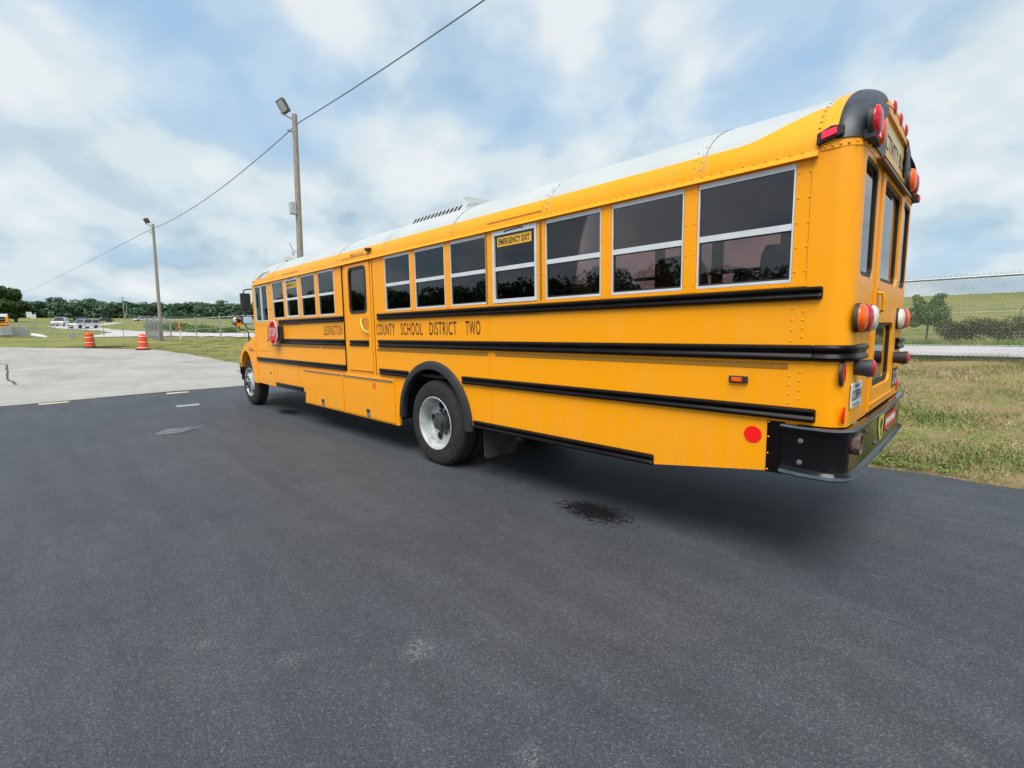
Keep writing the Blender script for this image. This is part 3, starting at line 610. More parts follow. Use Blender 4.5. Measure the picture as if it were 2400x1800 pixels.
# black corner shrouds
for far in (0, 1):
    fx = (lambda p: (p[0], 2.44 - p[1], p[2])) if far else (lambda p: p)
    te = math.acos((1.22 - .66) / 1.09)
    rows = []
    for s in np.linspace(.10, 1, 10):
        d = .13 * (1 - math.cos(s * PI / 2)); x = -.15 + .163 * math.sin(s * PI / 2)
        rows.append([fx((x, *ell(t, d, .014))) for t in np.linspace(0.085, te + .02, 18)])
    rows.insert(0, [fx((-.145, *ell(t, 0, .004))) for t in np.linspace(0.085, te + .02, 18)])
    sh = P(MB().grid(rows), 'lamp_shroud', SHR, smooth=50, recalc=False)
    fp = [ell(t, .125, 0) for t in np.linspace(0.02, te, 16)]
    loop = fp + [(.695, 3.30), (.69, 3.02), (.62, 2.995), (.14, 2.995)]
    REARx = (lambda a, b, c: (-c, 2.44 - a, b)) if far else REAR
    P(MB().prism(loop, REARx, -.014, .0), 'shroud_face', SHR, sh)
    # curved hood over the lamps
    rows = []
    for t in np.linspace(.14, te - .16, 16):
        y0, z0_ = ell(t, .12, 0); y1, z1_ = ell(t, .155, 0)
        lp = (.055 if not far else .03) * math.sin(min(1, (t - .10) / .35) * PI / 2) * math.sin(min(1, max(.05, (te - .14 - t) / .3)) * PI / 2)
        rows.append([fx(q) for q in ((.0, y0, z0_), (lp + .01, y0, z0_ - .008), (lp + .014, y1, z1_), (.0, y1, z1_ - .004))])
    P(MB().grid(rows), 'shroud_hood', SHR, sh, smooth=50)
    def lampx(y, z, r, m, nm='warning_lamp', dep=.05, x0=.014, base=.035):
        y_ = 2.44 - y if far else y
        o = P(MB().lathe([(0, r * 1.03), (base, r * 1.03), (base + .003, r)], (x0, y_, z), 'x', 28), nm, BLKM, smooth=50)
        P(MB().lathe([(base + .001, r * .98), (base + dep * .5, r * .93), (base + dep * .85, r * .62), (base + dep, 0)], (x0, y_, z), 'x', 28), 'lens', m, o, smooth=60)
        return o
    lampx(.115 if not far else .38, 3.085, .099, LRED, dep=.04, base=.026, x0=.01); lampx(.285 if not far else .58, 3.08, .099, LAMB, dep=.04, base=.026, x0=.01)
    # corner marker lamps
    m_ = P(MB().box(-.01, .055, *( (.05, .19) if not far else (2.25, 2.39)), 2.975, 3.035), 'marker_lamp', BLKM, bevel=.006)
    P(MB().box(.0, .065, *((.10, .15) if not far else (2.29, 2.34)), 2.99, 3.022), 'lens', LED, m_)
# side marker lamp over the corner
mk = P(MB().prism([(-.245, 2.985), (-.10, 3.02), (-.10, 3.075), (-.17, 3.085), (-.245, 3.055)], LEFT, -.03, .01), 'marker_lamp', BLKM, bevel=.006)
P(MB().prism([(-.215, 3.012), (-.135, 3.03), (-.135, 3.066), (-.215, 3.056)], LEFT, -.042, -.029), 'lens', LED, mk)
# front cap (mirrored, steeper)
rows = []
for s in np.linspace(0, 1, 10):
    d = .26 * (1 - math.cos(s * PI / 2)); x = -11.45 - .30 * math.sin(s * PI / 2)
    rows.append([(x, 1.22 - (A_ - d * .35) * math.cos(t), Z0 + (H_ - d) * math.sin(t)) for t in np.linspace(0, PI, 40)])
P(MB().grid(rows).add(rows[-1], [tuple(range(40))]), 'front_cap', YEL, smooth=50, recalc=False)
rows = []
for s in np.linspace(0, .75, 8):
    d = .26 * (1 - math.cos(s * PI / 2)); x = -11.45 - .303 * math.sin(s * PI / 2)
    rows.append([(x, 1.22 - (A_ - d * .35 + .004) * math.cos(t), Z0 + (H_ - d + .004) * math.sin(t)) for t in np.linspace(.35 + s * .12, PI - .35 - s * .12, 30)])
P(MB().grid(rows), 'roof_panel', WHT, smooth=50, recalc=False)
def ondecal(x0, x1, za, zb2, off, m, nm, slant=0):
    rows = [[(x0 + (x1 - x0) * u + slant * (z - za) , *ell(tz(z), 0, off)) for z in np.linspace(za, zb2, 5)] for u in (0, .5, 1)]
    P(MB().grid(rows), nm, m, recalc=False)
ondecal(-11.43, -10.78, 3.035, 3.19, .007, WHT, 'white_stripe', .3)
for x0, x1, z in ((-11.34, -11.14, 3.055), (-11.30, -10.98, 3.088), (-11.26, -10.86, 3.122), (-11.22, -10.75, 3.158)): ondecal(x0, x1, z, z + .014, .010, BLK, 'stripe')
P(MB().tube([(-11.75, .10, 3.02), (-11.82, .08, 3.02)], .03, 8), 'marker_lamp', BLKM)
# corner panels and rear wall
for far in (0, 1):
    path = [(-.27, 0), (-.13, 0)] + [(-.13 + .13 * math.cos(t), .13 + .13 * math.sin(t)) for t in np.linspace(-PI / 2, 0, 10)][1:]
    if far: path = [(x, 2.44 - y) for x, y in path]
    P(MB().grid([[(x, y, z) for x, y in path] for z in np.linspace(1.155, 2.972, 3)]), 'corner_panel', YEL, smooth=60, recalc=False)
P(MB().prism(rect(.13, .722, 1.155, 2.972), REAR, 0, .035, [rrect(.15, .60, 2.16, 2.915, .07)]), 'rear_panel', YEL)
P(MB().prism(rect(1.798, 2.31, 1.155, 2.972), REAR, 0, .035, [rrect(1.88, 2.29, 2.16, 2.915, .07)]), 'rear_panel', YEL)
P(MB().box(-.035, 0, .722, 1.798, 2.935, 2.972).box(-.035, 0, .722, 1.798, 1.155, 1.168), 'rear_panel', YEL)
rd = P(MB().prism(rect(.726, 1.794, 1.172, 2.93), REAR, -.012, .033, [rrect(.82, 1.67, 2.16, 2.90, .08), rrect(.82, 1.65, 1.345, 1.845, .07)]), 'rear_door', YEL, bevel=.004)
def rwin(a, b, c, d, par, nm='rear_window'):
    o = P(MB().prism(rrect(a - .005, b + .005, c - .005, d + .005, .06), REAR, .006, .03, [rrect(a + .02, b - .02, c + .03, d - .02, .05)]), nm if par is bus else 'window', RUB, par)
    P(MB().prism(rrect(a + .015, b - .015, c + .02, d - .015, .04), REAR, .019, .022), 'pane', GLSR, o if par is bus else par); return o
rwin(.15, .60, 2.16, 2.915, bus); rwin(1.88, 2.29, 2.16, 2.915, bus); rwin(.82, 1.67, 2.16, 2.90, rd); rwin(.82, 1.65, 1.345, 1.845, rd)
P(MB().prism(rrect(.75, .83, 1.90, 2.11, .03), REAR, -.016, -.011), 'handle_recess', mat('recess_orange', (.60, .22, .01), .4), rd)
P(MB().tube([(.012, .77, 2.07), (.045, .775, 2.06), (.05, .80, 2.02), (.048, .81, 1.94), (.012, .80, 1.90)], .012, 8), 'handle', YEL, rd, smooth=60)
P(MB().box(.012, .02, .75, 1.77, 1.215, 1.235), 'door_crease', YEL, rd, bevel=.005)
for y in (.2, .3, .4): rv(.0, y, 2.09, (1, 0, 0), .007)
far = 0
# tail lamps
for ys, ms in (((.125, .325, .525), (LAMB, LRED, LCLR)), ((1.90, 2.08, 2.26), (LCLR, LRED, LAMB))):
    for y, m in zip(ys, ms): lampx(y, 1.88, .093, m, 'tail_lamp', .045, 0.001, .022)
for y, z in ((.20, 1.548), (1.93, 1.525)):
    c_ = P(MB().lathe([(0, .05), (.085, .058), (.10, .058)], (.002, y, z), 'x', 24), 'lamp_housing', mat('scuffed_grey_plastic', (.07, .07, .07), .5, var=.6, vscale=12) if y < 1 else BLKM, smooth=50)
    P(MB().lathe([(.1005, .054), (.112, .04), (.115, 0)], (.002, y, z), 'x', 24), 'lens', LRED, c_, smooth=50)
    P(MB().box(.06, .08, y + .03, y + .05, z - .07, z - .05), 'bracket', CHR, c_)
rr_ = P(MB().lathe([(0, .085), (.016, .082), (.018, .06)], (-.045, .055, 1.515), 'x', 24), 'round_reflector', BLKM, smooth=50)
rr_.location = (0, 0, 0)
P(MB().lathe([(.0185, .065), (.024, .05), (.026, 0)], (-.045, .055, 1.515), 'x', 24), 'lens', LRED, rr_, smooth=50)
P(MB().lathe([(0, 0), (0, .055), (.004, .055), (.004, 0)], (-.018, .055, 1.24), 'x', 24), 'round_reflector', RED)
P(MB().lathe([(0, 0), (0, .055), (.004, .055), (.004, 0)], (.001, 2.27, 1.24), 'x', 24), 'round_reflector', RED)
pl = P(MB().prism(rrect(.10, .44, 1.275, 1.445, .012), REAR, -.010, -.004), 'licence_plate', PLATE)
text_mesh('CG58974', REAR, .12, .42, 1.325, 1.395, -.0115, LETB, pl, K, bold=.01)
text_mesh('PERMANENT', REAR, .19, .36, 1.41, 1.432, -.0115, LETU, pl, K, bold=.02); text_mesh('South Carolina', REAR, .17, .37, 1.285, 1.308, -.0115, LETU, pl, K, bold=.02)
st = P(MB().prism(rect(1.93, 2.25, 1.245, 1.42), REAR, -.003, -.0005), 'number_sticker', BLK)
text_mesh('D-21', REAR, 1.96, 2.23, 1.265, 1.40, -.0045, LETW, st, K, bold=.02)
# side marker, red dots
mk = P(MB().box(-.742, -.608, -.022, -.0005, 1.418, 1.468), 'marker_lamp', BLKM, bevel=.004)
P(MB().box(-.722, -.645, -.030, -.0221, 1.427, 1.459), 'lens', LAMB, mk, bevel=.004)
P(MB().lathe([(0, 0), (0, .062), (-.004, .062), (-.004, 0)], (-.56, -.0005, 1.04), 'y', 28), 'round_reflector', RED)
P(MB().lathe([(0, 0), (0, .05), (-.004, .05), (-.004, 0)], (-11.58, -.0005, .98), 'y', 24), 'round_reflector', ORG)
# bumper
def bumper():
    pth = [(-.36, -.02), (-.30, -.035), (-.24, -.05), (-.16, -.05)]
    for t in np.linspace(-PI / 2, 0, 9): pth.append((-.105 + .13 * math.cos(t), .08 + .13 * math.sin(t)))
    pth += [(.032, .5), (.036, 1.22)]
    pth = pth + [(x, 2.44 - y) for x, y in reversed(pth[:-1])]
    prof = [(0, 1.152), (.024, 1.150), (.032, 1.138), (.026, 1.122), (.004, 1.108), (0.0, 1.09), (0.0, .86), (.004, .845), (.026, .832), (.032, .812), (.022, .800), (0, .798), (-.02, .80), (-.02, 1.15)]
    rows = []
    for i, (x, y) in enumerate(pth):
        x0, y0 = pth[max(i - 1, 0)]; x1, y1 = pth[min(i + 1, len(pth) - 1)]; dx, dy = x1 - x0, y1 - y0; l = math.hypot(dx, dy); nx, ny = dy / l, -dx / l
        rows.append([(x + nx * a, y + ny * a, z) for a, z in prof])
    return rows
br = bumper(); bp_ = P(MB().grid(br, closed=True).add(br[0], [tuple(range(len(br[0])))]).add(br[-1], [tuple(range(len(br[0])))]), 'rear_bumper', BLKG, smooth=45)
# lower and upper lip: grey-blue highlight put into the colour
P(MB().grid([[(p[0] + (.0015), p[1] - .0005 * (1 if i < 4 else 0), p[2]) for p in r[8:12]] for i, r in enumerate(br)]), 'bumper_lip', LIPHI, bp_, smooth=45, recalc=False)
P(MB().grid([[(p[0] + (.001), p[1], p[2] + .001) for p in r[1:3]] for i, r in enumerate(br)]), 'bumper_lip', LIPHI, bp_, smooth=45, recalc=False)
P(MB().box(-.462, -.35, -.006, .0, .782, 1.16).box(-.462, -.20, -.004, .02, .80, 1.15), 'bumper_side_plate', BLK)
for x, z in ((-.452, .80), (-.452, .92), (-.452, 1.04), (-.452, 1.15)): rv(x, -.007, z, r=.007)
bolts = MB()
for x, y, z in ((-.235, -.052, .90), (-.235, -.052, 1.05)): bolts.lathe([(0, .018), (-.01, .016), (-.014, 0)], (x, y, z), 'y', 12)
for y, z in ((.55, 1.06), (.95, .9), (1.9, 1.09), (1.55, .91)): bolts.lathe([(0, .016), (.01, .014), (.012, 0)], (.036, y, z), 'x', 12)
P(bolts, 'bolts', mat('dark_bolt', (.12, .125, .13), .5, var=.3), bp_, smooth=50)
P(MB().lathe([(0, .072), (.05, .072), (.05, .064), (.0, .064)], (.02, .18, 1.03), 'x', 28), 'exhaust_pipe', RUST, smooth=50)
P(MB().lathe([(0, 0), (0, .064)], (.04, .18, 1.03), 'x', 28), 'exhaust_bore', DARK)
bd = P(MB().prism([(1.06, 1.08), (1.12, 1.10), (1.19, 1.105), (1.26, 1.10), (1.32, 1.08), (1.30, .98), (1.25, .91), (1.19, .875), (1.13, .91), (1.08, .98)], REAR, -.041, -.038), 'shield_sticker', mat('sticker_yellow', (.75, .70, .12), .4))
P(MB().prism([(1.15, 1.05), (1.24, 1.06), (1.25, 1.0), (1.21, .99), (1.21, .92), (1.18, .91), (1.17, .98), (1.13, 1.0)], REAR, -.043, -.0415), 'emblem', LETB, bd)
sk = P(MB().prism(rect(1.38, 2.02, .925, 1.055), REAR, -.041, -.038), 'red_sticker', SRED)
wb_ = MB()
for i, xx in enumerate(np.linspace(1.43, 1.88, 8)): wb_.box(.0415, .043, xx, xx + .045, .965 + .01 * (i % 2), 1.02)
P(wb_, 'sticker_marks', LETW, sk)

# wheels
def wheel(cx, cz, y0, R, dual, parent=bus, sgn=1):
    t = lambda a: y0 + sgn * a
    w_ = MB().lathe([(t(.012), R * .60), (t(.0), R * .655), (t(-.007), R * .70), (t(-.003), R * .705), (t(-.008), R * .78), (t(-.004), R * .845), (t(.001), R * .85), (t(.002), R * .90), (t(.02), R * .96), (t(.05), R * .99)] + [(t(.05 + .004), R * .995)] + sum([[(t(a), R), (t(a + .012), R * .982), (t(a + .018), R * .982), (t(a + .030), R)] for a in (.085, .135, .185)], []) + [(t(.235), R * .995), (t(.26), R * .95), (t(.285), R * .85), (t(.28), R * .6)], (cx, 0, cz), 'y', 56, cap=False)
    wh = P(w_, 'wheel', TYR, parent, smooth=35, recalc=True)
    r = R * .60
    if dual:
        P(MB().lathe([(t(-.004), r * 1.04), (t(-.010), r * 1.02), (t(-.006), r * .985), (t(.03), r * .93), (t(.10), r * .90), (t(.155), r * .88), (t(.165), r * .80), (t(.150), r * .70), (t(.165), r * .35), (t(.165), 0)], (cx, 0, cz), 'y', 48, cap=False), 'rim', RIM, wh, smooth=35, recalc=False)
        hb = MB().lathe([(t(.165), r * .36), (t(.09), r * .34), (t(.08), r * .26), (t(.03), r * .24), (t(.02), 0)], (cx, 0, cz), 'y', 20)
        for k in range(10): a = 2 * PI * k / 10; hb.lathe([(t(.165), .022), (t(.125), .022), (t(.12), 0)], (cx + r * .45 * math.cos(a), 0, cz + r * .45 * math.sin(a)), 'y', 6)
        P(hb, 'hub', mat('greasy_hub', (.05, .05, .052), .5, var=.5, vscale=30), wh, smooth=40)
        ho = MB()
        for k in range(5): a = 2 * PI * k / 5 + .5; ho.lathe([(t(.151), .055), (t(.1485), .055), (t(.1485), 0)], (cx + r * .66 * math.cos(a), 0, cz + r * .66 * math.sin(a)), 'y', 16)
        P(ho, 'hand_holes', DARK, wh)
    else:
        P(MB().lathe([(t(-.004), r * 1.04), (t(-.012), r * 1.02), (t(-.006), r * .97), (t(.04), r * .92), (t(.05), r * .85), (t(.0), r * .62), (t(-.035), r * .45), (t(-.035), r * .30), (t(-.06), r * .28), (t(-.10), r * .22), (t(-.11), 0)], (cx, 0, cz), 'y', 48, cap=False), 'rim', RIM, wh, smooth=30, recalc=False)
        hb = MB().lathe([(t(-.05), r * .27), (t(-.12), r * .23), (t(-.13), 0)], (cx, 0, cz), 'y', 20)
        for k in range(10): a = 2 * PI * k / 10; hb.lathe([(t(-.03), .024), (t(-.085), .020), (t(-.09), 0)], (cx + r * .40 * math.cos(a), 0, cz + r * .40 * math.sin(a)), 'y', 6)
        P(hb, 'hub', mat('greasy_hub', (.05, .05, .052), .5, var=.5, vscale=30), wh, smooth=40)
        ho = MB()
        for k in range(5): a = 2 * PI * k / 5 + .3; ho.lathe([(t(.02), .05), (t(.012), .055), (t(.012), 0)], (cx + r * .74 * math.cos(a), 0, cz + r * .74 * math.sin(a)), 'y', 16)
        P(ho, 'hand_holes', DARK, wh)
    return wh
wheel(-4.60, .587, .02, .585, True); wheel(-4.60, .587, 2.42, .585, True, sgn=-1)
wheel(-4.60, .587, .36, .58, True); wheel(-4.60, .587, 2.08, .58, True, sgn=-1)
wheel(-12.60, .595, .06, .585, False); wheel(-12.60, .595, 2.38, .585, False, sgn=-1)

# emergency side door
P(MB().prism(rect(-7.06, -6.06, 1.165, 2.955), LEFT, .004, .04, [rect(-6.96, -6.14, 1.19, 2.91)]), 'door_frame', YEL)
sdr = P(MB().prism(rect(-6.95, -6.15, 1.20, 2.90), LEFT, -.010, .03, [rrect(-6.815, -6.265, 2.135, 2.84, .08)]), 'emergency_door', YEL, bevel=.004)
P(MB().prism(rrect(-6.83, -6.25, 2.12, 2.855, .085), LEFT, -.018, -.009, [rrect(-6.785, -6.295, 2.165, 2.81, .07)]), 'window', RUB, sdr)
P(MB().prism(rrect(-6.79, -6.29, 2.16, 2.815, .07), LEFT, .0, .004), 'pane', GLS, sdr)
P(MB().box(-7.075, -7.058, -.012, .01, 1.17, 2.93), 'door_gasket', BLK, sdr); P(MB().box(-6.070, -6.058, -.006, .01, 1.17, 2.93), 'door_gasket', mat('brown_seam', (.25, .10, .01), .6), sdr)
P(MB().prism(rrect(-6.44, -6.22, 1.86, 2.05, .04), LEFT, -.014, -.009), 'handle_recess', mat('recess_orange', (.60, .22, .01), .4), sdr)
P(MB().tube([(-6.43, -.02, 2.04), (-6.40, -.05, 1.98), (-6.33, -.055, 1.87), (-6.22, -.04, 1.81)], .015, 8), 'handle', mat('pale_yellow_handle', (.9, .55, .06), .35), sdr, smooth=60)
text_mesh('EMERGENCY DOOR', LEFT, -6.735, -6.30, 3.022, 3.062, -.001, LETR, bus, K, bold=.01)
P(MB().box(-6.22, -6.08, -.03, .02, 3.06, 3.085).lathe([(0, .03), (-.05, .028), (-.06, 0)], (-6.12, -.01, 3.06), 'y', 12), 'camera_dome', mat('brown_dome', (.06, .03, .02), .3), smooth=50)
# side lettering
for tx, a, b in (('LEXINGTON', -7.885, -7.155), ('COUNTY', -6.005, -5.485), ('SCHOOL', -5.32, -4.785), ('DISTRICT', -4.62, -4.045), ('TWO', -3.87, -3.60)):
    text_mesh(tx, LEFT, a, b, 1.776, 1.944, -.0025, LETR, bus, K, bold=.004, space=1.15)

# driver's window
dwf = P(MB().prism(rect(DW[0], DW[1], 2.09, 2.885), LEFT, -.004, .03, [rect(DW[0] + .03, -11.16, 2.115, 2.86), rect(-11.10, DW[1] - .03, 2.115, 2.86)]), 'driver_window', ALU)
P(MB().prism(rect(DW[0] + .02, DW[1] - .02, 2.11, 2.865), LEFT, .010, .014), 'pane', GLSF, dwf)
# driver door / access panels drawn as raised plates
for a, b, c, d in ((-11.60, -10.77, 1.42, 1.895), (-11.58, -10.60, .75, 1.14), (-10.42, -10.40, .75, 1.14)):
    P(MB().prism(rect(a, b, c, d), LEFT, -.005, .001), 'access_panel', YEL, bevel=.003)
P(MB().box(-11.55, -10.62, -.009, -.0055, 1.128, 1.142), 'hinge_rail', mat('hinge_grey_yellow', (.4, .25, .08), .5))
P(MB().lathe([(0, .02), (-.012, .02), (-.012, 0)], (-10.80, -.0055, .93), 'y', 10).lathe([(0, .02), (-.012, .02), (-.012, 0)], (-10.85, -.0055, 1.66), 'y', 10).lathe([(0, .012), (-.012, .012), (-.012, 0)], (-10.56, -.0, 2.70), 'y', 10).lathe([(0, .012), (-.012, .012), (-.012, 0)], (-10.56, -.0, 2.35), 'y', 10), 'locks', BLKM)
# A pillar + front wall with windscreen
P(MB().prism(rect(.02, 2.42, 1.3, 2.96), lambda a, b, c: (-11.74 + c, a, b), 0, .03, [rect(.14, 1.19, 2.0, 2.85), rect(1.25, 2.30, 2.0, 2.85)]), 'front_wall', YEL)
P(MB().prism(rect(.13, 2.31, 1.99, 2.86), lambda a, b, c: (-11.74 + c, a, b), .01, .014), 'windscreen', GLSF)
# stop sign arm
octo = [(-10.19 + .275 * math.cos(PI / 8 + k * PI / 4), 1.84 + .275 * math.sin(PI / 8 + k * PI / 4)) for k in range(8)]
octi = [(-10.19 + .256 * math.cos(PI / 8 + k * PI / 4), 1.84 + .256 * math.sin(PI / 8 + k * PI / 4)) for k in range(8)]
P(MB().prism(rrect(-10.62, -9.87, 1.66, 1.98, .05), LEFT, -.07, -.0005), 'stop_arm_bracket', BLKM)
ss = P(MB().prism(octo, LEFT, -.115, -.10), 'stop_sign', mat('white_sign_border', (.75, .72, .72), .4))
P(MB().prism(octi, LEFT, -.118, -.1152), 'sign_face', SRED, ss)
text_mesh('STOP', LEFT, -10.39, -9.99, 1.76, 1.925, -.121, LETW, ss, K, bold=.0, space=1.1)
for z in (2.02, 1.66): P(MB().lathe([(0, .055), (-.02, .055), (-.04, .03), (-.045, 0)], (-10.19, -.118, z), 'y', 16), 'stop_lamp', LRED, ss, smooth=50)
# hood and fenders
fa = [(-12.50 + .50 * math.cos(t), .63 + .76 * math.sin(t)) for t in np.linspace(0.02, PI - .45, 22)]
loop = [(-11.72, 1.66), (-12.03, 1.645), (-12.37, 1.59), (-12.61, 1.515), (-12.83, 1.38), (-12.94, 1.22), (-13.0, 1.05), (-12.995, .97)] + fa[::-1] + [(-11.72, .63)]
def fender(y0, y1):
    rows = []; n = len(loop)
    for y, sc in ((y0, .98), (y0 - .03 if y0 < 1 else y0 + .03, 1.0)): pass
    return MB().prism(loop, lambda a, b, c: (a, c, b), y0, y1)
P(fender(-.02, .50), 'fender', YEL, bevel=.03); P(fender(1.94, 2.46), 'fender', YEL, bevel=.03)
P(MB().prism([(-11.77, 1.98), (-12.6, 1.90), (-13.6, 1.70), (-14.0, 1.45), (-14.1, .9), (-11.77, .9)], lambda a, b, c: (a, c, b), .42, 2.02), 'bonnet', YEL, bevel=.06)
P(MB().grid([[(-12.50 + .505 * math.cos(t), y, .63 + .765 * math.sin(t)) for t in np.linspace(0, PI, 20)] for y in (-.01, .5)]).box(-13.4, -11.9, .49, .5, .5, 1.4), 'wheel_well', DARK, recalc=False)
P(MB().box(-14.35, -14.1, .5, 1.9, .60, .95).box(-13.05, -12.98, -.03, .2, .78, 1.08), 'front_bumper', BLK, bevel=.02)
P(MB().box(-12.2, -11.74, -.0225, -.0205, 1.405, 1.412), 'fender_seam', LETR)
P(MB().prism([(-12.18, 1.43), (-11.85, 1.43), (-11.90, 1.48), (-12.0, 1.50), (-12.10, 1.48)], LEFT, -.04, -.02), 'turn_lamp', LAMB)
P(MB().tube([(-13.0, .02, .86), (-13.06, -.08, .86), (-13.06, -.08, .82)], .012, 6), 'step_bolt', mat('rust_small', (.3, .12, .08), .7))
# mirrors on the left
ma = P(MB().tube([(-11.74, .06, 2.86), (-11.9, .02, 2.865), (-12.0, -.04, 2.86), (-12.0, -.09, 2.84), (-12.0, -.11, 2.76), (-12.0, -.10, 2.4), (-12.0, -.11, 2.2), (-12.0, -.12, 2.05), (-12.0, -.09, 1.95), (-11.95, -.02, 1.915), (-11.74, .05, 1.91)], .016, 8), 'mirror_arm', BLKM, smooth=60)
P(MB().prism(rrect(-.175, .03, 2.41, 2.77, .03), lambda a, b, c: (-12.0 + c, a, b), -.06, .03), 'mirror', mat('mirror_back_dark', (.03, .032, .034), .5), bevel=.012)
m2 = P(MB().prism(rrect(-.185, .03, 2.045, 2.235, .03), lambda a, b, c: (-12.0 + c, a, b), -.05, .03), 'mirror', BLKM, bevel=.010)
P(MB().prism(rrect(-.17, .015, 2.06, 2.22, .03), lambda a, b, c: (-12.0 + c + (a + .08) * .2, a, b), .064, .067), 'mirror_glass', MIR, m2)
m3 = P(MB().lathe([(-.16, 0), (-.14, .07), (-.06, .115), (0, .12)], (-12.6, -.12, 2.11), 'x', 24), 'crossover_mirror', BLKM, smooth=60)
P(MB().lathe([(.001, .115), (.02, .09), (.03, 0)], (-12.6, -.12, 2.11), 'x', 24), 'mirror_glass', mat('amber_tint_mirror', (.75, .60, .42), .08, metal=1.0), m3, smooth=60)
P(MB().tube([(-12.6, -.09, 2.03), (-12.6, -.08, 1.93), (-12.6, .08, 1.90), (-12.6, .11, 1.84), (-12.6, .10, 1.62)], .014, 8).tube([(-12.6, .12, 1.76), (-12.6, .17, 1.62)], .01, 6), 'mirror_arm', BLKM, smooth=60)
# antennas, roof unit, hatch, strobe
P(MB().tube([(-10.9, .1, 3.15), (-10.9, .1, 3.69)], .004, 5), 'antenna', WHT); P(MB().tube([(-12.0, -.04, 2.87), (-12.0, -.10, 3.05)], .003, 5), 'antenna', mat('dull_steel_wire', (.5, .52, .55), .5))
P(MB().box(-10.55, -10.42, .35, .5, 3.40, 3.50), 'roof_vent', mat('beige_vent', (.6, .58, .5), .5), bevel=.01)
ac = P(MB().prism([(.585, 3.44), (.64, 3.555), (.75, 3.60), (1.9, 3.60), (2.0, 3.44)], lambda a, b, c: (c, a, b), -5.95, -4.55), 'roof_air_unit', WHT, bevel=.01)
for i in range(13):
    x = -5.83 + i * .092
    P(MB().add([(x, .5905, 3.463), (x + .045, .5905, 3.463), (x + .085, .6305, 3.545), (x + .045, .6305, 3.545), (x, .5985, 3.463), (x + .045, .5985, 3.463), (x + .085, .6385, 3.545), (x + .045, .6385, 3.545)], [(0, 1, 2, 3), (7, 6, 5, 4), (0, 4, 5, 1), (3, 2, 6, 7), (0, 3, 7, 4), (1, 5, 6, 2)]), 'vent_slot', DARK, ac)
P(MB().prism([(-4.50, 3.50), (-4.05, 3.50), (-4.86, 3.74), (-4.90, 3.72)], lambda a, b, c: (a, c, b), .85, 1.6), 'roof_hatch', WHT)
# rivets as one joined part
rb = MB(); rbw = MB()
for x, y, z, n, r in piv:
    nv = Vector(n); a = nv.orthogonal().normalized(); b_ = nv.cross(a); c_ = Vector((x, y, z)); vs = []
    for rad, hgt in ((1, 0), (.75, .45)):
        for k in range(6): q = c_ + (a * math.cos(k * PI / 3) + b_ * math.sin(k * PI / 3)) * r * rad + nv * r * hgt; vs.append(tuple(q))
    vs.append(tuple(c_ + nv * r * .6))
    (rbw if (n[2] > .2 and z > zbnd(x) - .01 and n[0] == 0) else rb).add(vs, [(k, (k + 1) % 6, (k + 1) % 6 + 6, k + 6) for k in range(6)] + [(k + 6, (k + 1) % 6 + 6, 12) for k in range(6)])
P(rb, 'rivets', YEL, smooth=80, kind='stuff'); P(rbw, 'roof_rivets', WHT, smooth=80, kind='stuff')
# seats
sb = MB()
def seat_mesh():
    b = MB(); lp = [(.03, 1.55), (.03, 2.20), (.07, 2.36), (.16, 2.43), (.62, 2.43), (.72, 2.36), (.76, 2.20), (.76, 1.55)]
    b.prism(lp, lambda a, c, d: (d, a, c), -.05, .07); b.box(-.5, .07, .03, .76, 1.55, 1.68); return b
s0 = None
for i in range(14):
    x = -.55 - i * .779
    if -7.1 < x < -6.1: continue
    for y in (.06, 1.60):
        if s0 is None: s0 = P(seat_mesh(), 'seat', SEAT, bevel=.02)
        o = s0 if (i == 0 and y < 1) else s0.copy()
        if o is not s0: COL.objects.link(o)
        o.location = (x * K, (y - .02) * K, 0)

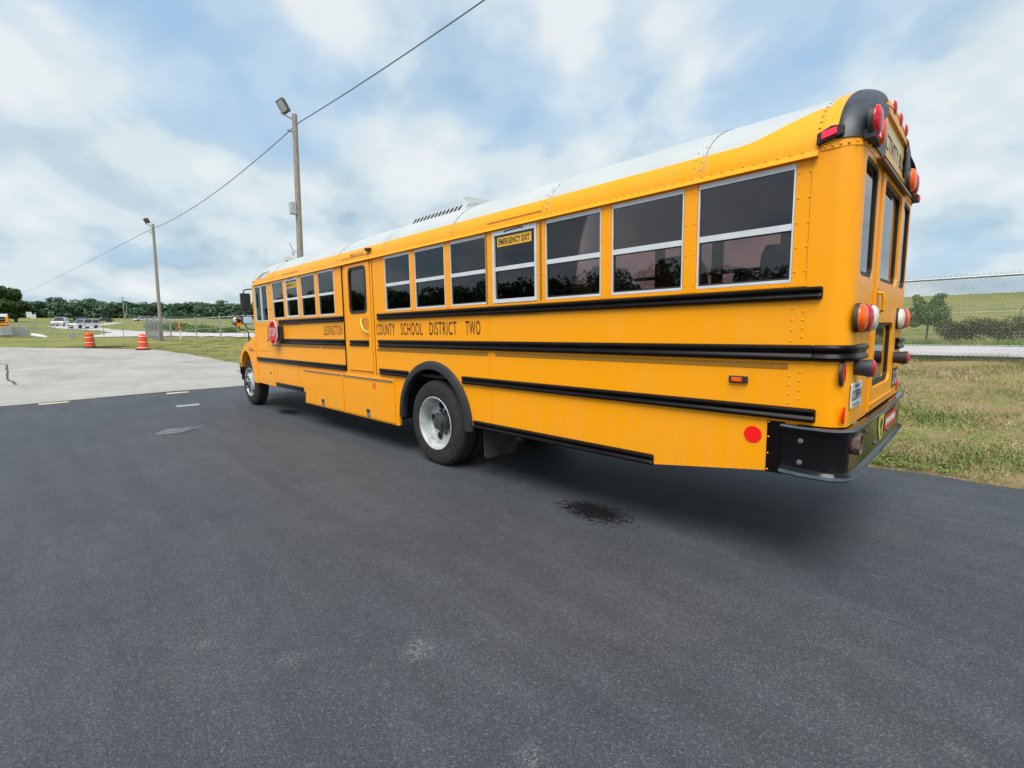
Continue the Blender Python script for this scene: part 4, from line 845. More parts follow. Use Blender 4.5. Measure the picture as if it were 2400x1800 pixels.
# ------------------------------------------------------------------ simple parked buses (left edge; and rows reflected in the windows)
def small_bus(loc, rz, label, group=None):
    t = thing('parked_school_bus', label, 'school bus', loc, rz, group)
    Lb, Wb = 11.0, 2.4
    sec = [(0, .55), (0, 2.65), (.15, 2.85), (.5, 2.98), (1.2, 3.02), (1.9, 2.98), (2.25, 2.85), (2.4, 2.65), (2.4, .55)]
    MB().prism([(0, .55), (0, 2.62), (2.4, 2.62), (2.4, .55)], lambda a, b, c: (-c, a, b), 0, Lb).build('body', YEL, t, bevel=.06)
    MB().prism([(0, 2.62), (.15, 2.85), (.5, 2.98), (1.2, 3.02), (1.9, 2.98), (2.25, 2.85), (2.4, 2.62)], lambda a, b, c: (-c, a, b), .05, Lb).build('roof', WHT, t)
    MB().box(-13, -11, .2, 2.2, .6, 1.6).build('bonnet', YEL, t, bevel=.1)
    for y in (-.03, 2.41):
        r = MB()
        for z in (1.05, 1.42, 1.80): r.box(-10.9, -.1, y, y + .02, z, z + .08)
        r.build('rub_rails', BLK, t)
        for i in range(13):
            a = -.95 - i * .78
            wf = MB().box(a, a + .6, y + .0 if y < 0 else y + .01, y + .02 if y < 0 else y + .03, 1.98, 2.55).build('window', BLKG, t)
            MB().box(a, a + .6, y - .008 if y < 0 else y + .03, y - .001 if y < 0 else y + .038, 2.25, 2.29).build('meeting_rail', ALU, wf)
    MB().box(-.35, .12, -.03, 2.43, .55, .85).build('bumper', BLK, t, bevel=.03)
    MB().box(.0, .04, .3, 2.1, 1.9, 2.5).build('rear_window', BLKG, t)
    MB().box(-.1, .12, .05, .35, 2.6, 2.85).box(-.1, .12, 2.05, 2.35, 2.6, 2.85).build('lamp_shroud', BLKM, t, bevel=.03)
    for x in (-3.5, -11.7):
        for y in (.05, 2.1): MB().lathe([(0, .28), (0, .5), (.25, .5), (.25, .28)], (x, y, .5), 'y', 20).build('wheel', TYR, t, smooth=40)
    return t
pb = small_bus((-92.5, -5.7, hz(-92, -6) + .05), math.radians(92), 'yellow school bus parked behind the gate, cut by the left picture edge')
for i, (x, y) in enumerate(((-22, -24), (-27, -24.4), (-32, -24), (-37, -24.2), (-10, -27))):
    copy_tree(pb, ['reflected yellow bus standing second from the right in the row behind the camera', 'reflected yellow bus in the middle of the row behind the camera', 'reflected yellow bus second from the far end of the row', 'reflected yellow bus at the far end of the row', 'reflected yellow bus standing apart from the row, nearest the window'][i], 'school buses mirrored in the windows', (x, y, 0.0), math.radians(90 + random.uniform(-3, 3)))

# ------------------------------------------------------------------ light poles and wire
WOOD = mat('weathered_pole_wood', (.30, .26, .21), .85, var=.35, vscale=14, bump=.4, bscale=30)
BRZ = mat('bronze_floodlight', (.085, .055, .045), .5, var=.3)
def tilted(base, top, r0, r1, name='pole', parent=None, m=None):
    n = 6; pts = [Vector(base).lerp(Vector(top), i / n) for i in range(n + 1)]
    return MB().tube(pts, [r0 + (r1 - r0) * i / n for i in range(n + 1)], 14).build(name, m or WOOD, parent, smooth=60)
p1 = Vector((-21.36, 5.15, hz(-21.36, 5.15))); p2 = Vector((-53.25, 4.80, hz(-53.25, 4.80)))
t1 = Vector((-21.28, 5.38, 10.95)); t2 = Vector((-53.19, 4.98, 11.44))
def light_pole(pb_, pt, label, big):
    t = thing('light_pole', label, 'light pole', pb_); B = Vector((0, 0, -.1)); T = pt - pb_
    tilted(B, T, .15, .105, 'pole', t)
    vr = Vector((.34, .94, 0)); vu = Vector((0, 0, 1)); vn = Vector((.94, -.34, 0))
    cc = T + vr * -.42 + vu * .26
    MB().tube([T - vu * .25, T + vr * -.30 - vu * .12, T + vr * -.50 - vu * .06, cc - vr * .12 - vu * .05], .028, 8).build('lamp_arm', GRY, t, smooth=60)
    la = (vr * .45 - vu * .89).normalized(); fn_ = ((vr * -.89 - vu * .45) * .62 + vn * (.78 if big else -.78)).normalized(); lw = la.cross(fn_).normalized(); hl = .26 if big else .20
    fl = MB().box(-hl, hl, -.17, .17, -.12, .06).box(-hl - .02, hl + .02, -.19, .19, .06, .09).box(-hl * .6, hl * .6, -.11, .11, -.2, -.12).build('floodlight', BRZ, t, bevel=.02)
    fl.matrix_local = Matrix(((la.x, lw.x, fn_.x, cc.x), (la.y, lw.y, fn_.y, cc.y), (la.z, lw.z, fn_.z, cc.z), (0, 0, 0, 1)))
    MB().box(-hl + .04, hl - .04, -.14, .14, .0905, .097).build('lamp_glass', mat('flood_glass', (.35, .38, .33), .2), fl)
    MB().tube([T + Vector((0, -.12, -.75)), T + Vector((0, -.35, -.72))], .03, 6).build('insulator', GRY, t)
    if big:
        D = lambda z: B.lerp(T, (z - pb_.z) / (pt.z - pb_.z))
        q = D(7.05); bx = MB().box(-.12, .12, -.36, -.12, -.25, .25).build('junction_box', mat('grey_box', (.42, .44, .44), .6, var=.1), t, bevel=.02); bx.location = q
        q = D(5.25); MB().tube([q + Vector((0, .1, 0)), q + Vector((-.1, -.3, 0))], .025, 6).tube([q + Vector((-.1, -.22, -.05)), q + Vector((-.12, -.40, .35))], .022, 6).lathe([(0, 0), (.04, .15), (.05, 0)], (q.x - .1, q.y - .30, q.z - .05), 'y', 14).build('dish_antenna', mat('grey_box', (.42, .44, .44), .6), t)
    return t
light_pole(p1, t1, 'tall weathered wooden light pole rising behind the bus roof, with grey box and floodlight', True)
light_pole(p2, t2, 'weathered wooden light pole with floodlight standing at the chain link fence corner', False)
WIRE = mat('overhead_cable', (.13, .14, .15), .6)
def cable(a, b, sag, n=24, r=.022):
    return [Vector(a).lerp(Vector(b), i / n) - Vector((0, 0, sag * 4 * (i / n) * (1 - i / n))) for i in range(n + 1)]
wp = [Vector((18, 4.1, 11.4))]
w1 = Vector((-21.01, 5.44, 10.56)); w2 = Vector((-53.09, 4.87, 11.00)); w3 = Vector((-126, -1.3, 12.9)); 
path = cable((-1.17, 6.11, 10.45), w1, .2) + cable(w1, w2, .55)[1:] + cable(w2, (-294.1, -13.8, 15.2), .6)[1:]
tag(MB().tube(path, .020, 5).build('overhead_cable', WIRE, smooth=60), 'thin dark cable strung past both light poles across the sky', 'cable')
fp_ = thing('utility_pole', 'distant thin utility pole with crossarm before the tree line', 'utility pole', (-231, 21.1, hz(-231, 21.1)))
MB().tube([(0, 0, -.2), (-.3, .05, 8.9)], [.2, .12], 8).build('pole', WOOD, fp_, smooth=60); MB().box(-.3, 0, -1.2, 1.2, 8.4, 8.5).build('crossarm', WOOD, fp_)
MB().tube([(.3, 0, -.2), (.3, 1.0, 5.2)], .14, 8).build('brace_pole', WOOD, fp_)

# ------------------------------------------------------------------ chain link fences
GALV = mat('galvanised_steel', (.36, .38, .38), .45, metal=.5, var=.2, vscale=20)
GWIR = mat('galvanised_wire', (.17, .18, .175), .6, metal=.1)
def link_mesh(p0, p1, z0f, hgt, pitch, r, sides=4):
    """zig-zag wires woven into diamonds between two ground points"""
    p0 = Vector(p0); p1 = Vector(p1); d = (p1 - p0); Ln = d.length; u = d / Ln; nrm = Vector((-u.y, u.x, 0)); n = int(Ln / (pitch / 2 * 1.0) / 1); V = []; F = []
    rows = int(hgt / (pitch / 2)); hp = pitch / 2
    for i in range(int(Ln / pitch)):
        cx = (i + .5) * pitch
        for s in (1, -1):
            pts = []
            for k in range(rows + 1):
                off = hp * (1 if k % 2 else -1) * s
                q = p0 + u * (cx + off); pts.append(Vector((q.x, q.y, z0f(q.x, q.y) + .03 + k * hp)) + nrm * (r * (1 if (k % 2) else -1)))
            o = len(V)
            for p in pts:
                for a in range(sides): V.append(tuple(p + u * (r * math.cos(2 * PI * a / sides)) + nrm * (r * math.sin(2 * PI * a / sides))))
            for k in range(rows):
                for a in range(sides): F.append((o + k * sides + a, o + k * sides + (a + 1) % sides, o + (k + 1) * sides + (a + 1) % sides, o + (k + 1) * sides + a))
    b = MB(); b.v = V; b.f = F; return b
def fence(name, label, pts, hgt, post_at, pitch, wr, big_posts=(), mid=False, topr=.022, loops=False):
    t = thing(name, label, 'fence', (pts[0][0], pts[0][1], hz(*pts[0]))); inv = Vector(t.location)
    allm = MB(); top = MB()
    for a, b in zip(pts[:-1], pts[1:]):
        m = link_mesh((*a, 0), (*b, 0), hz, hgt - .06, pitch, wr, 4 if wr < .004 else 3); allm.add(m.v, m.f)
        n = max(2, int((Vector(b) - Vector(a)).length / 2)); line = [Vector(a).lerp(Vector(b), i / n) for i in range(n + 1)]
        o = MB().tube([Vector((q.x, q.y, hz(q.x, q.y) + hgt)) - inv for q in line], topr, 8).build('top_rail', GALV, t, smooth=60)
        if mid: MB().tube([Vector((q.x, q.y, hz(q.x, q.y) + hgt * .5)) - inv for q in line], topr * .8, 6).build('middle_rail', GALV, t, smooth=60)
    allm.v = [(x - inv.x, y - inv.y, z - inv.z) for x, y, z in allm.v]
    allm.build('wire_mesh', GWIR, t, kind='stuff', recalc=False)
    for i, (x, y) in enumerate(post_at):
        r = .055 if i in big_posts else .036
        MB().tube([Vector((x, y, hz(x, y) - .2)) - inv, Vector((x, y, hz(x, y) + hgt + .06)) - inv], r, 10).lathe([(0, r * 1.15), (.05, r * .9), (.08, 0)], tuple(Vector((x, y, hz(x, y) + hgt + .05)) - inv), 'z', 10).build('post', GALV, t, smooth=50)
    return t
# near, right of the bus
fn = fence('chain_link_fence', 'near chain link fence with twisted wire ends along the top, right of the bus', [(-9, 12.05), (14, 13.1)], 2.0, [(-8.9, 12.05), (-5.4, 12.2), (6.5, 12.8), (9.6, 12.95)], .096, .0078, topr=.034)
kn = MB()
for i in range(300):
    x = -6.2 + i * .048; y = 12.05 + (x + 9) * 1.05 / 23; z = hz(x, y) + 2.0
    if -6 < x < 7: kn.tube([(x - fn.location.x, y - fn.location.y, z - fn.location.z), (x - fn.location.x + .012 * (1 if i % 2 else -1), y - fn.location.y, z - fn.location.z + .075)], .003, 4)
kn.build('wire_ends', GWIR, fn, kind='stuff')
# left
def mark(x, y): return (x, y)
fl_pts = [(-86.5, -3.3), (-70.8, 6.0), (-53.0, 4.6), (-49.3, 4.9), (-47.0, 9.99), (-38, 20)]
posts = [(-86.5, -3.3), (-84.2, -1.9), (-81.5, -.35), (-79, 1.1), (-76.5, 2.6), (-73.8, 4.2), (-70.8, 6.0), (-66.5, 5.65), (-62, 5.3), (-57.5, 4.95), (-53.0, 4.6), (-49.3, 4.9), (-48.5, 6.6), (-47.8, 8.3), (-47.0, 9.99), (-45, 12.2), (-42.6, 14.9)]
fence('chain_link_fence', 'long chain link fence with square corner at the second light pole, left of the bus', fl_pts, 1.85, posts, .22, .0045, (0, 6, 10, 11, 13), mid=True)
fence('chain_link_gate', 'grey chain link gate panel in front of the parked bus at the left edge', [(-90.6, -6.0), (-86.7, -3.45)], 1.85, [(-90.6, -6.0), (-88.6, -4.7), (-86.75, -3.5)], .12, .007, mid=True)
# far barbed wire fence behind the right road
bf = thing('barbed_wire_fence', 'far barbed wire fence on angled posts behind the dark hedge', 'fence', (-2.5, 53.5, hz(-2.5, 53.5)))
for x in (-14, -8.5, -2.5, 1.9, 7.2, 13): MB().tube([(x + 2.5, 0, -.2), (x + 2.5, 0, 2.35), (x + 2.75, -.1, 2.85)], .045, 8).build('post', GALV, bf, smooth=50)
MB().tube([(-14, 0, 2.3), (18, 0, 2.3)], .02, 5).tube([(-14, 0, 2.6), (18, 0, 2.6)], .012, 4).tube([(-14, -.1, 2.8), (18, -.1, 2.8)], .012, 4).build('wires', GALV, bf, kind='stuff')

# ------------------------------------------------------------------ roads
ROAD = mat('pale_road', (.50, .465, .45), .9, var=.12, vscale=.6); ROADE = mat('road_edge_concrete', (.68, .67, .64), .9, var=.1, vscale=2)
X_, Y_ = np.meshgrid(np.arange(-30, 60, 1.0), np.array([13.45, 15, 17, 19, 20.9]), indexing='ij'); sheet('right_road', X_, Y_, h(X_, Y_) + .05, ROAD)
for y0, y1 in ((13.15, 13.5), (20.75, 21.1)):
    X_, Y_ = np.meshgrid(np.arange(-30, 60, 1.0), np.array([y0, y1]), indexing='ij'); sheet('road_kerb', X_, Y_, h(X_, Y_) + .075, ROADE)
LROAD = [[(-131.8, -1.5), (-119.4, -0.1), (-116.2, 1.4), (-113.0, 2.8), (-109.5, 4.2), (-100.0, 5.4), (-93.4, 3.5), (-90.9, 2.2), (-79.9, 1.6), (-80.3, 2.8), (-80.7, 4.1), (-80.5, 5.3), (-77.1, 6.0), (-72.7, 6.6), (-68.5, 7.0), (-64.5, 7.4), (-60.7, 7.7), (-57.0, 7.9), (-53.8, 8.2), (-50.9, 8.4), (-48.5, 8.7), (-46.5, 9.0), (-44.7, 9.4), (-42.9, 9.7), (-60.3, 14.9), (-62.9, 14.5), (-65.6, 14.1), (-91.8, 19.4), (-93.1, 18.1), (-94.4, 16.8), (-96.0, 15.6), (-97.3, 14.3), (-98.9, 13.1), (-100.7, 11.8), (-102.4, 10.5), (-104.2, 9.1), (-108.8, 7.9), (-114.1, 6.6), (-124.6, 5.7), (-128.5, 5.7), (-143.0, 8.1), (-173.7, 14.6), (-192.8, 16.6), (-173.5, 11.6), (-157.4, 7.6), (-154.4, 5.4), (-150.9, 3.4), (-148.0, 1.5)]]
def in_poly(px_, py_, poly):
    c = np.zeros(px_.shape, bool); n = len(poly)
    for i in range(n):
        x1, y1 = poly[i]; x2, y2 = poly[(i + 1) % n]
        if y1 == y2: continue
        k = ((y1 > py_) != (y2 > py_)) & (px_ < (x2 - x1) * (py_ - y1) / (y2 - y1) + x1); c ^= k
    return c
def drape(name, poly, m, step=.5, dz=.06):
    P_ = np.array(poly); x0, y0 = P_.min(0) - 1; x1, y1 = P_.max(0) + 1; ax = np.arange(x0, x1, step); ay = np.arange(y0, y1, step)
    CX, CY = np.meshgrid(ax + step / 2, ay + step / 2, indexing='ij'); ins = in_poly(CX, CY, poly); V, F, idx = [], [], {}
    def vid(i, j):
        if (i, j) not in idx: idx[(i, j)] = len(V); V.append((ax[0] + i * step, ay[0] + j * step, hz(ax[0] + i * step, ay[0] + j * step) + dz))
        return idx[(i, j)]
    for i, j in zip(*np.nonzero(ins)): F.append((vid(i, j), vid(i + 1, j), vid(i + 1, j + 1), vid(i, j + 1)))
    me = bpy.data.meshes.new(name); me.from_pydata(V, [], F); me.materials.append(m); o = bpy.data.objects.new(name, me); COL.objects.link(o); o['kind'] = 'structure'; return o
for pl_ in LROAD: drape('left_road', pl_, ROAD)
# pale worn line in the grass at far left
flat_line = [(-96, -11), (-80, -4.4), (-70, 0), (-60, 3.2)]

# ------------------------------------------------------------------ barrels, cars, small roadside things
def barrel(x, y, label, lean, rot):
    t = thing('traffic_barrel', label, 'traffic barrel', (x, y, hz(x, y) + .02), rot); t.rotation_euler = (0, lean, rot)
    OR = mat('barrel_orange', (.80, .10, .025), .5, var=.12); WB = mat('barrel_white_band', (.72, .68, .66), .4)
    MB().lathe([(0, .0), (0, .40), (.05, .40), (.06, .30), (.07, .29)], (0, 0, 0), 'z', 24).build('base', mat('black_barrel_base', (.02, .02, .02), .8), t, smooth=40)
    prof = [(.06, .285)]; z = .06
    for i in range(5): prof += [(z + .01, .285 - i * .011), (z + .155, .280 - i * .011), (z + .165, .262 - i * .011)]; z += .175
    prof += [(.95, .20), (.98, .19), (.98, 0)]
    MB().lathe(prof, (0, 0, 0), 'z', 28).build('barrel', OR, t, smooth=35)
    for i in (1, 3) if lean == 0 else (0, 2, 4):
        z = .06 + i * .175; r = .2835 - i * .011
        MB().lathe([(z + .04, r), (z + .125, r - .002)], (0, 0, 0), 'z', 28).build('reflective_band', WB, t, smooth=40)
    MB().box(-.11, .11, -.02, .02, .97, 1.04).build('handle', OR, t, bevel=.01)
    return t
barrel(-42.7, -.8, 'orange traffic barrel with white bands on a wide black base, left of two', 0, .3)
barrel(-37.8, 1.45, 'orange traffic barrel at the pavement edge, nearer the light pole', .04, .8)
pd = MB().lathe([(0, 0), (0, .75), (.03, .75), (.04, .0)], (0, 0, 0), 'z', 20).build('barrel_shadow', RUB); pd.location = (-42.6, .1, hz(-42.6, .1) + .03); pd.scale = (1, 1.6, 1); tag(pd, 'flat black disc painted as the base shadow beside the left traffic barrel', 'shadow patch')  # thin black disc stands in for the barrel's base shadow
CARG = mat('car_glass', (.02, .025, .03), .08, coat=.5)
def car(name, label, cat, loc, rz, paint, prof='suv', Lc=4.6, Wc=1.85, Hc=1.7):
    t = thing(name, label, cat, loc, rz)
    pm = mat('car_paint_' + paint[0], paint[1], .3, coat=.5)
    z1 = Hc * .56
    lo = [(-Lc / 2, .35), (-Lc / 2, z1 * .9), (-Lc / 2 + .1, z1), (Lc / 2 - .25, z1 * .92), (Lc / 2, z1 * .72), (Lc / 2, .35), (Lc / 2 - .4, .28), (-Lc / 2 + .3, .28)]
    MB().prism(lo, lambda a, b, c: (a, c, b), -Wc / 2, Wc / 2).build('body', pm, t, bevel=.09)
    r0, r1 = (-Lc / 2 + .15, Lc * .06) if prof == 'suv' else (-Lc * .22, Lc * .08)
    w0, w1 = (-Lc / 2 + .03, Lc * .22) if prof == 'suv' else (-Lc * .38, Lc * .24)
    def cab(g_, zt_): return [[(w0, y * g_, z1 - .02) if y < 0 else (w0, y * g_, z1 - .02) for y in (-Wc / 2 + .05, Wc / 2 - .05)]]
    gv = [(w0, -Wc / 2 + .06, z1 - .02), (w1, -Wc / 2 + .06, z1 - .04), (w1, Wc / 2 - .06, z1 - .04), (w0, Wc / 2 - .06, z1 - .02), (r0, -Wc / 2 + .22, Hc - .05), (r1, -Wc / 2 + .22, Hc - .05), (r1, Wc / 2 - .22, Hc - .05), (r0, Wc / 2 - .22, Hc - .05)]
    MB().add(gv, [(0, 1, 2, 3), (4, 5, 6, 7), (0, 1, 5, 4), (1, 2, 6, 5), (2, 3, 7, 6), (3, 0, 4, 7)]).build('windows', CARG, t, bevel=.04)
    MB().box(r0, r1, -Wc / 2 + .2, Wc / 2 - .2, Hc - .06, Hc).build('roof', pm, t, bevel=.03)
    pil = MB()
    for y in (-1, 1):
        for (xb, xt) in ((w0, r0), (w1, r1), ((w0 + w1) / 2 - .1, (r0 + r1) / 2 - .1)): pil.tube([(xb, y * (Wc / 2 - .05), z1 - .02), (xt, y * (Wc / 2 - .21), Hc - .04)], .028, 5)
    pil.build('pillars', pm, t)
    MB().box(Lc / 2 - .02, Lc / 2 + .03, -Wc / 2 + .35, Wc / 2 - .35, .5, z1 * .68).build('grille', BLKM, t, bevel=.01)
    for y in (-1, 1): MB().box(Lc / 2 - .1, Lc / 2 + .02, y * (Wc / 2 - .18) - .16, y * (Wc / 2 - .18) + .16, z1 * .60, z1 * .74).build('headlight', LCLR, t, bevel=.02)
    for y in (-1, 1): MB().box(-Lc / 2 - .02, -Lc / 2 + .06, y * (Wc / 2 - .14) - .1, y * (Wc / 2 - .14) + .1, z1 * .6, z1 * .85).build('tail_light', LRED, t, bevel=.02)
    for x in (-Lc * .3, Lc * .32):
        for y in (-Wc / 2 - .02, Wc / 2 - .22):
            wv = MB().lathe([(0, .2), (0, .34), (.24, .34), (.24, .2)], (x, y, .34), 'y', 18).build('wheel', TYR, t, smooth=40)
    return t
W_ = ('white', (.75, .77, .78)); D_ = ('dark', (.03, .045, .06)); G_ = ('grey_blue', (.09, .12, .15))
def at(x, y): return (x, y, hz(x, y) + .06)
car('parked_suv', 'white suv facing the camera on the pale road, behind the left barrel', 'suv', at(-134.6, .5), math.radians(-14), W_, Lc=4.7, Hc=1.8)
car('parked_car', 'dark grey car parked just behind the white suv', 'car', at(-154, 5.0), math.radians(20), G_, Lc=4.9, Hc=1.75)
car('parked_suv', 'white suv seen at an angle beside the pale road, nearest of the parked vehicles', 'suv', at(-119, 3.2), math.radians(-48), W_, Lc=5.0, Hc=1.75)
car('parked_car', 'dark blue grey sedan alone on the road bend beyond the suvs', 'sedan', at(-196, 12.2), math.radians(-70), D_, 'sedan', Lc=4.7, Hc=1.5)
car('parked_car', 'white car far off beside the fenced field', 'car', at(-214, 24), math.radians(-70), W_, Hc=1.6)
car('parked_car', 'white car half hidden behind the second light pole', 'car', at(-222, 29.5), math.radians(-70), W_, Hc=1.6)
WHM = mat('white_marker', (.72, .72, .68), .6)
x, y = -52.3, 6.1
mk = thing('marker_post', 'white marker post with orange top between the fence and road', 'marker post', (x, y, hz(x, y))); MB().tube([(0, 0, -.1), (0, 0, .95)], .05, 8).build('post', WHM, mk); MB().tube([(-.1, 0, 1.1), (-.1, 0, 1.7)], .06, 8).box(-.25, .1, -.25, .25, 1.05, 1.12).build('orange_flag', mat('faded_orange', (.7, .22, .08), .7), mk)
x, y = -58.5, 2.7; o = MB().tube([(0, 0, -.1), (0, 0, .35)], .08, 8).build('marker_post', WHM); o.location = (-75, 5.9, hz(-75, 5.9)); tag(o, 'short white marker stub in the grass beside the road', 'marker post')
o = MB().lathe([(-.9, 0), (-.8, .16), (0, .24), (.7, .18), (.9, 0)], (0, 0, 0), 'x', 14).build('white_sack', WHM, smooth=60); o.location = (-84.5, -3.0, hz(-84, -3) + .25); o.rotation_euler = (0, .25, 1.1); tag(o, 'white sack lying by the gate post', 'sack')
sg = thing('road_sign', 'pale blank sign boards on a post before the dark trees at left', 'sign', (-168, -2.9, hz(-168, -2.9)))
MB().box(-.1, 0, -1.6, -.6, 1.5, 2.9).build('board', WHM, sg); MB().box(.0, .08, -.9, .1, 1.3, 2.3).build('board', WHM, sg); MB().tube([(-.05, 0, -.2), (-.05, 0, 2.8)], .07, 6).build('post', GALV, sg)
o = MB().prism([(-1.6, 0), (1.1, 0), (1.1, .8), (.7, 1.1), (-1.6, 1.1)], lambda a, b, c: (c, a, b), -.5, .5).build('storage_tank', mat('grey_tank', (.33, .35, .37), .6, var=.15), bevel=.1); o.location = (-90.3, -5.0, hz(-90, -5) + .25); tag(o, 'grey metal box behind the gate beside the parked bus', 'container')
o = MB().box(-.2, .2, -.25, .25, 0, .6).tube([(0, 0, .6), (0, 0, .8)], .08, 8).build('utility_box', mat('green_grey_box', (.30, .34, .30), .7), bevel=.03); o.location = (-77, -.2, hz(-77, -.2)); tag(o, 'small grey green utility pedestal behind the fence', 'utility box')
# field fence far away: many thin posts
ff = thing('field_fence', 'far grey fence of many thin posts crossing the field', 'fence', (-150, 20, 0)); fb = MB()
for i in range(150):
    x = -228 + i * 1.15; y = 22 + i * .15 + 8 * sm((i - 60) / 60.); fb.tube([(x + 150, y - 20, hz(x, y) - .1), (x + 150, y - 20, hz(x, y) + 2.0)], .035, 4)
fb.build('posts', GALV, ff, kind='stuff')
fb = MB()
for zz in (.3, .7, 1.1, 1.5, 1.95): fb.tube([(-228 + i * 1.15 + 150, 22 + i * .15 + 8 * float(sm((i - 60) / 60.)) - 20, hz(-228 + i * 1.15, 22 + i * .15 + 8 * float(sm((i - 60) / 60.))) + zz) for i in range(0, 150, 3)], .018, 3)
fb.build('wires', GWIR, ff, kind='stuff')

# ------------------------------------------------------------------ vegetation
def leaf_mat(name, dark, light):
    m = bpy.data.materials.new(name); m.use_nodes = True; t = m.node_tree; b = t.nodes['Principled BSDF']; b.inputs['Roughness'].default_value = .75; b.inputs['Specular IOR Level'].default_value = .2
    g = N(t, 'ShaderNodeNewGeometry'); n = N(t, 'ShaderNodeTexNoise', inp={'Scale': .35, 'Detail': 4}); L(t, g.outputs['Position'], n.inputs[0])
    f = math_(t, 'ADD', math_(t, 'MULTIPLY', n.outputs[0], .6), math_(t, 'MULTIPLY', g.outputs['Random Per Island'], .4))
    L(t, ramp(t, f, [(.3, dark), (.7, light)]), b.inputs['Base Color']); MATS[name] = m; return m
LF_D = leaf_mat('dark_leaves', (.024, .05, .018), (.085, .135, .04)); LF_M = leaf_mat('mid_leaves', (.045, .095, .025), (.13, .21, .06)); LF_T = leaf_mat('far_leaves', (.055, .105, .07), (.125, .20, .12))
LF_H = leaf_mat('hedge_leaves', (.03, .042, .016), (.12, .12, .05)); BARK = mat('bark', (.11, .09, .07), .9, var=.3)
def leaves(centers, radii, n, size, seed=0):
    """leaf-sized quads spread through a set of ellipsoid clumps -> verts, faces"""
    r = np.random.default_rng(seed); C = np.array(centers, float); Rr = np.array(radii, float); wts = Rr.prod(1) ** (2 / 3.); wts /= wts.sum()
    k = r.choice(len(C), n, p=wts); d = r.normal(size=(n, 3)); d /= np.linalg.norm(d, axis=1)[:, None]; rad = r.uniform(.45, 1.05, n) ** .6
    c = C[k] + d * rad[:, None] * Rr[k]; nn = d + r.normal(size=(n, 3)) * .7; nn /= np.linalg.norm(nn, axis=1)[:, None]
    a = np.cross(nn, r.normal(size=(n, 3))); a /= np.linalg.norm(a, axis=1)[:, None]; b = np.cross(nn, a); s = size * r.uniform(.5, 1.3, n)[:, None]
    q = np.stack([c - a * s, c - b * s * .6, c + a * s, c + b * s * .6], 1).reshape(-1, 3); f = np.arange(4 * n).reshape(n, 4); return q, f
def mesh_np(name, v, f, m, parent=None, kind=None):
    me = bpy.data.meshes.new(name); me.vertices.add(len(v)); me.vertices.foreach_set('co', np.asarray(v, np.float32).ravel()); k = f.shape[1]
    me.loops.add(f.size); me.loops.foreach_set('vertex_index', f.ravel().astype(np.int32)); me.polygons.add(len(f)); me.polygons.foreach_set('loop_start', np.arange(0, f.size, k, dtype=np.int32)); me.polygons.foreach_set('loop_total', np.full(len(f), k, np.int32)); me.update(); me.validate()
    me.materials.append(m); o = bpy.data.objects.new(name, me); COL.objects.link(o)
    if parent: o.parent = parent
    if kind: o['kind'] = kind
    return o
def tree(name, label, x, y, H, Wd, m, n, size, seed, trunk=.25, low=.25, group=None, base=None):
    z = hz(x, y) if base is None else base; t = thing(name, label, 'tree', (x, y, z), 0, group); r = random.Random(seed); cs, rs = [], []; tb = MB()
    tb.tube([(0, 0, -.3), (r.uniform(-.1, .1) * H * .2, r.uniform(-.1, .1) * H * .2, H * .45), (0, 0, H * .85)], [trunk, trunk * .7, trunk * .2], 8)
    for i in range(r.randint(9, 13)):
        a = r.uniform(0, 2 * PI); zz = H * r.uniform(low + .1, .9); rr = Wd * .5 * r.uniform(.2, .8) * (1 - .5 * abs(zz / H - .5)); c = (rr * math.cos(a), rr * math.sin(a), zz); q = Wd * r.uniform(.14, .26); cs.append(c); rs.append((q, q, q * .7))
        tb.tube([(0, 0, zz * .6), (c[0] * .6, c[1] * .6, zz * .9), c], [trunk * .4, trunk * .25, trunk * .08], 5)
    v, f = leaves(cs, rs, n, size, seed); mesh_np('crown', v, f, m, t); tb.build('trunk', BARK, t, smooth=60); return t
LF_M2 = leaf_mat('light_green_leaves', (.06, .13, .03), (.17, .27, .08))
st_ = thing('small_tree', 'small leafy tree with two top sprays standing behind the right fence', 'tree', (-3.6, 51.0, hz(-3.6, 51.0)))
v, f = leaves([(0, 0, 2.3), (-1.0, .2, 2.5), (.9, 0, 2.5), (-.3, 0, 3.0), (.6, .2, 3.1), (-1.8, .1, 2.0), (1.2, .1, 1.9), (-.8, 0, 3.5), (-1.0, .1, 4.0), (.6, 0, 3.6), (.85, 0, 4.05), (0, 0, 1.8), (-1.1, 0, 1.6), (.7, 0, 1.55)], [(1.1, .9, .8), (.8, .7, .7), (.8, .7, .75), (.8, .6, .6), (.8, .6, .6), (.8, .6, .5), (.6, .5, .45), (.5, .4, .55), (.42, .3, .3), (.55, .4, .55), (.5, .35, .28), (.8, .6, .4), (.7, .5, .35), (.5, .4, .3)], 8000, .085, 5)
mesh_np('crown', v, f, LF_M2, st_); st_.scale = (.86, .86, .93)
MB().tube([(0, 0, -.2), (.03, 0, 1.2), (0, 0, 2.2), (.3, 0, 3.6), (.6, 0, 4.2)], [.09, .08, .06, .03, .015], 8).tube([(0, 0, 1.6), (-.5, 0, 2.9), (-.9, 0, 4.1)], [.06, .04, .015], 6).tube([(0, 0, 1.5), (.8, 0, 2.5)], [.05, .02], 6).build('trunk', BARK, st_, smooth=60)
# big trees at the left edge
for i, (x, y, H, Wd) in enumerate(((-196, -11.5, 12.4, 11), (-190, -20, 12.8, 13), (-205, -7.0, 8.8, 7))):
    tree('oak_tree', ['big dark oak at the left edge behind the parked bus', 'tallest dark oak cut by the left picture edge', 'lower dark tree at the right foot of the big oaks'][i], x, y, H, Wd, LF_D, 9000, .42, 20 + i, .4, .05)
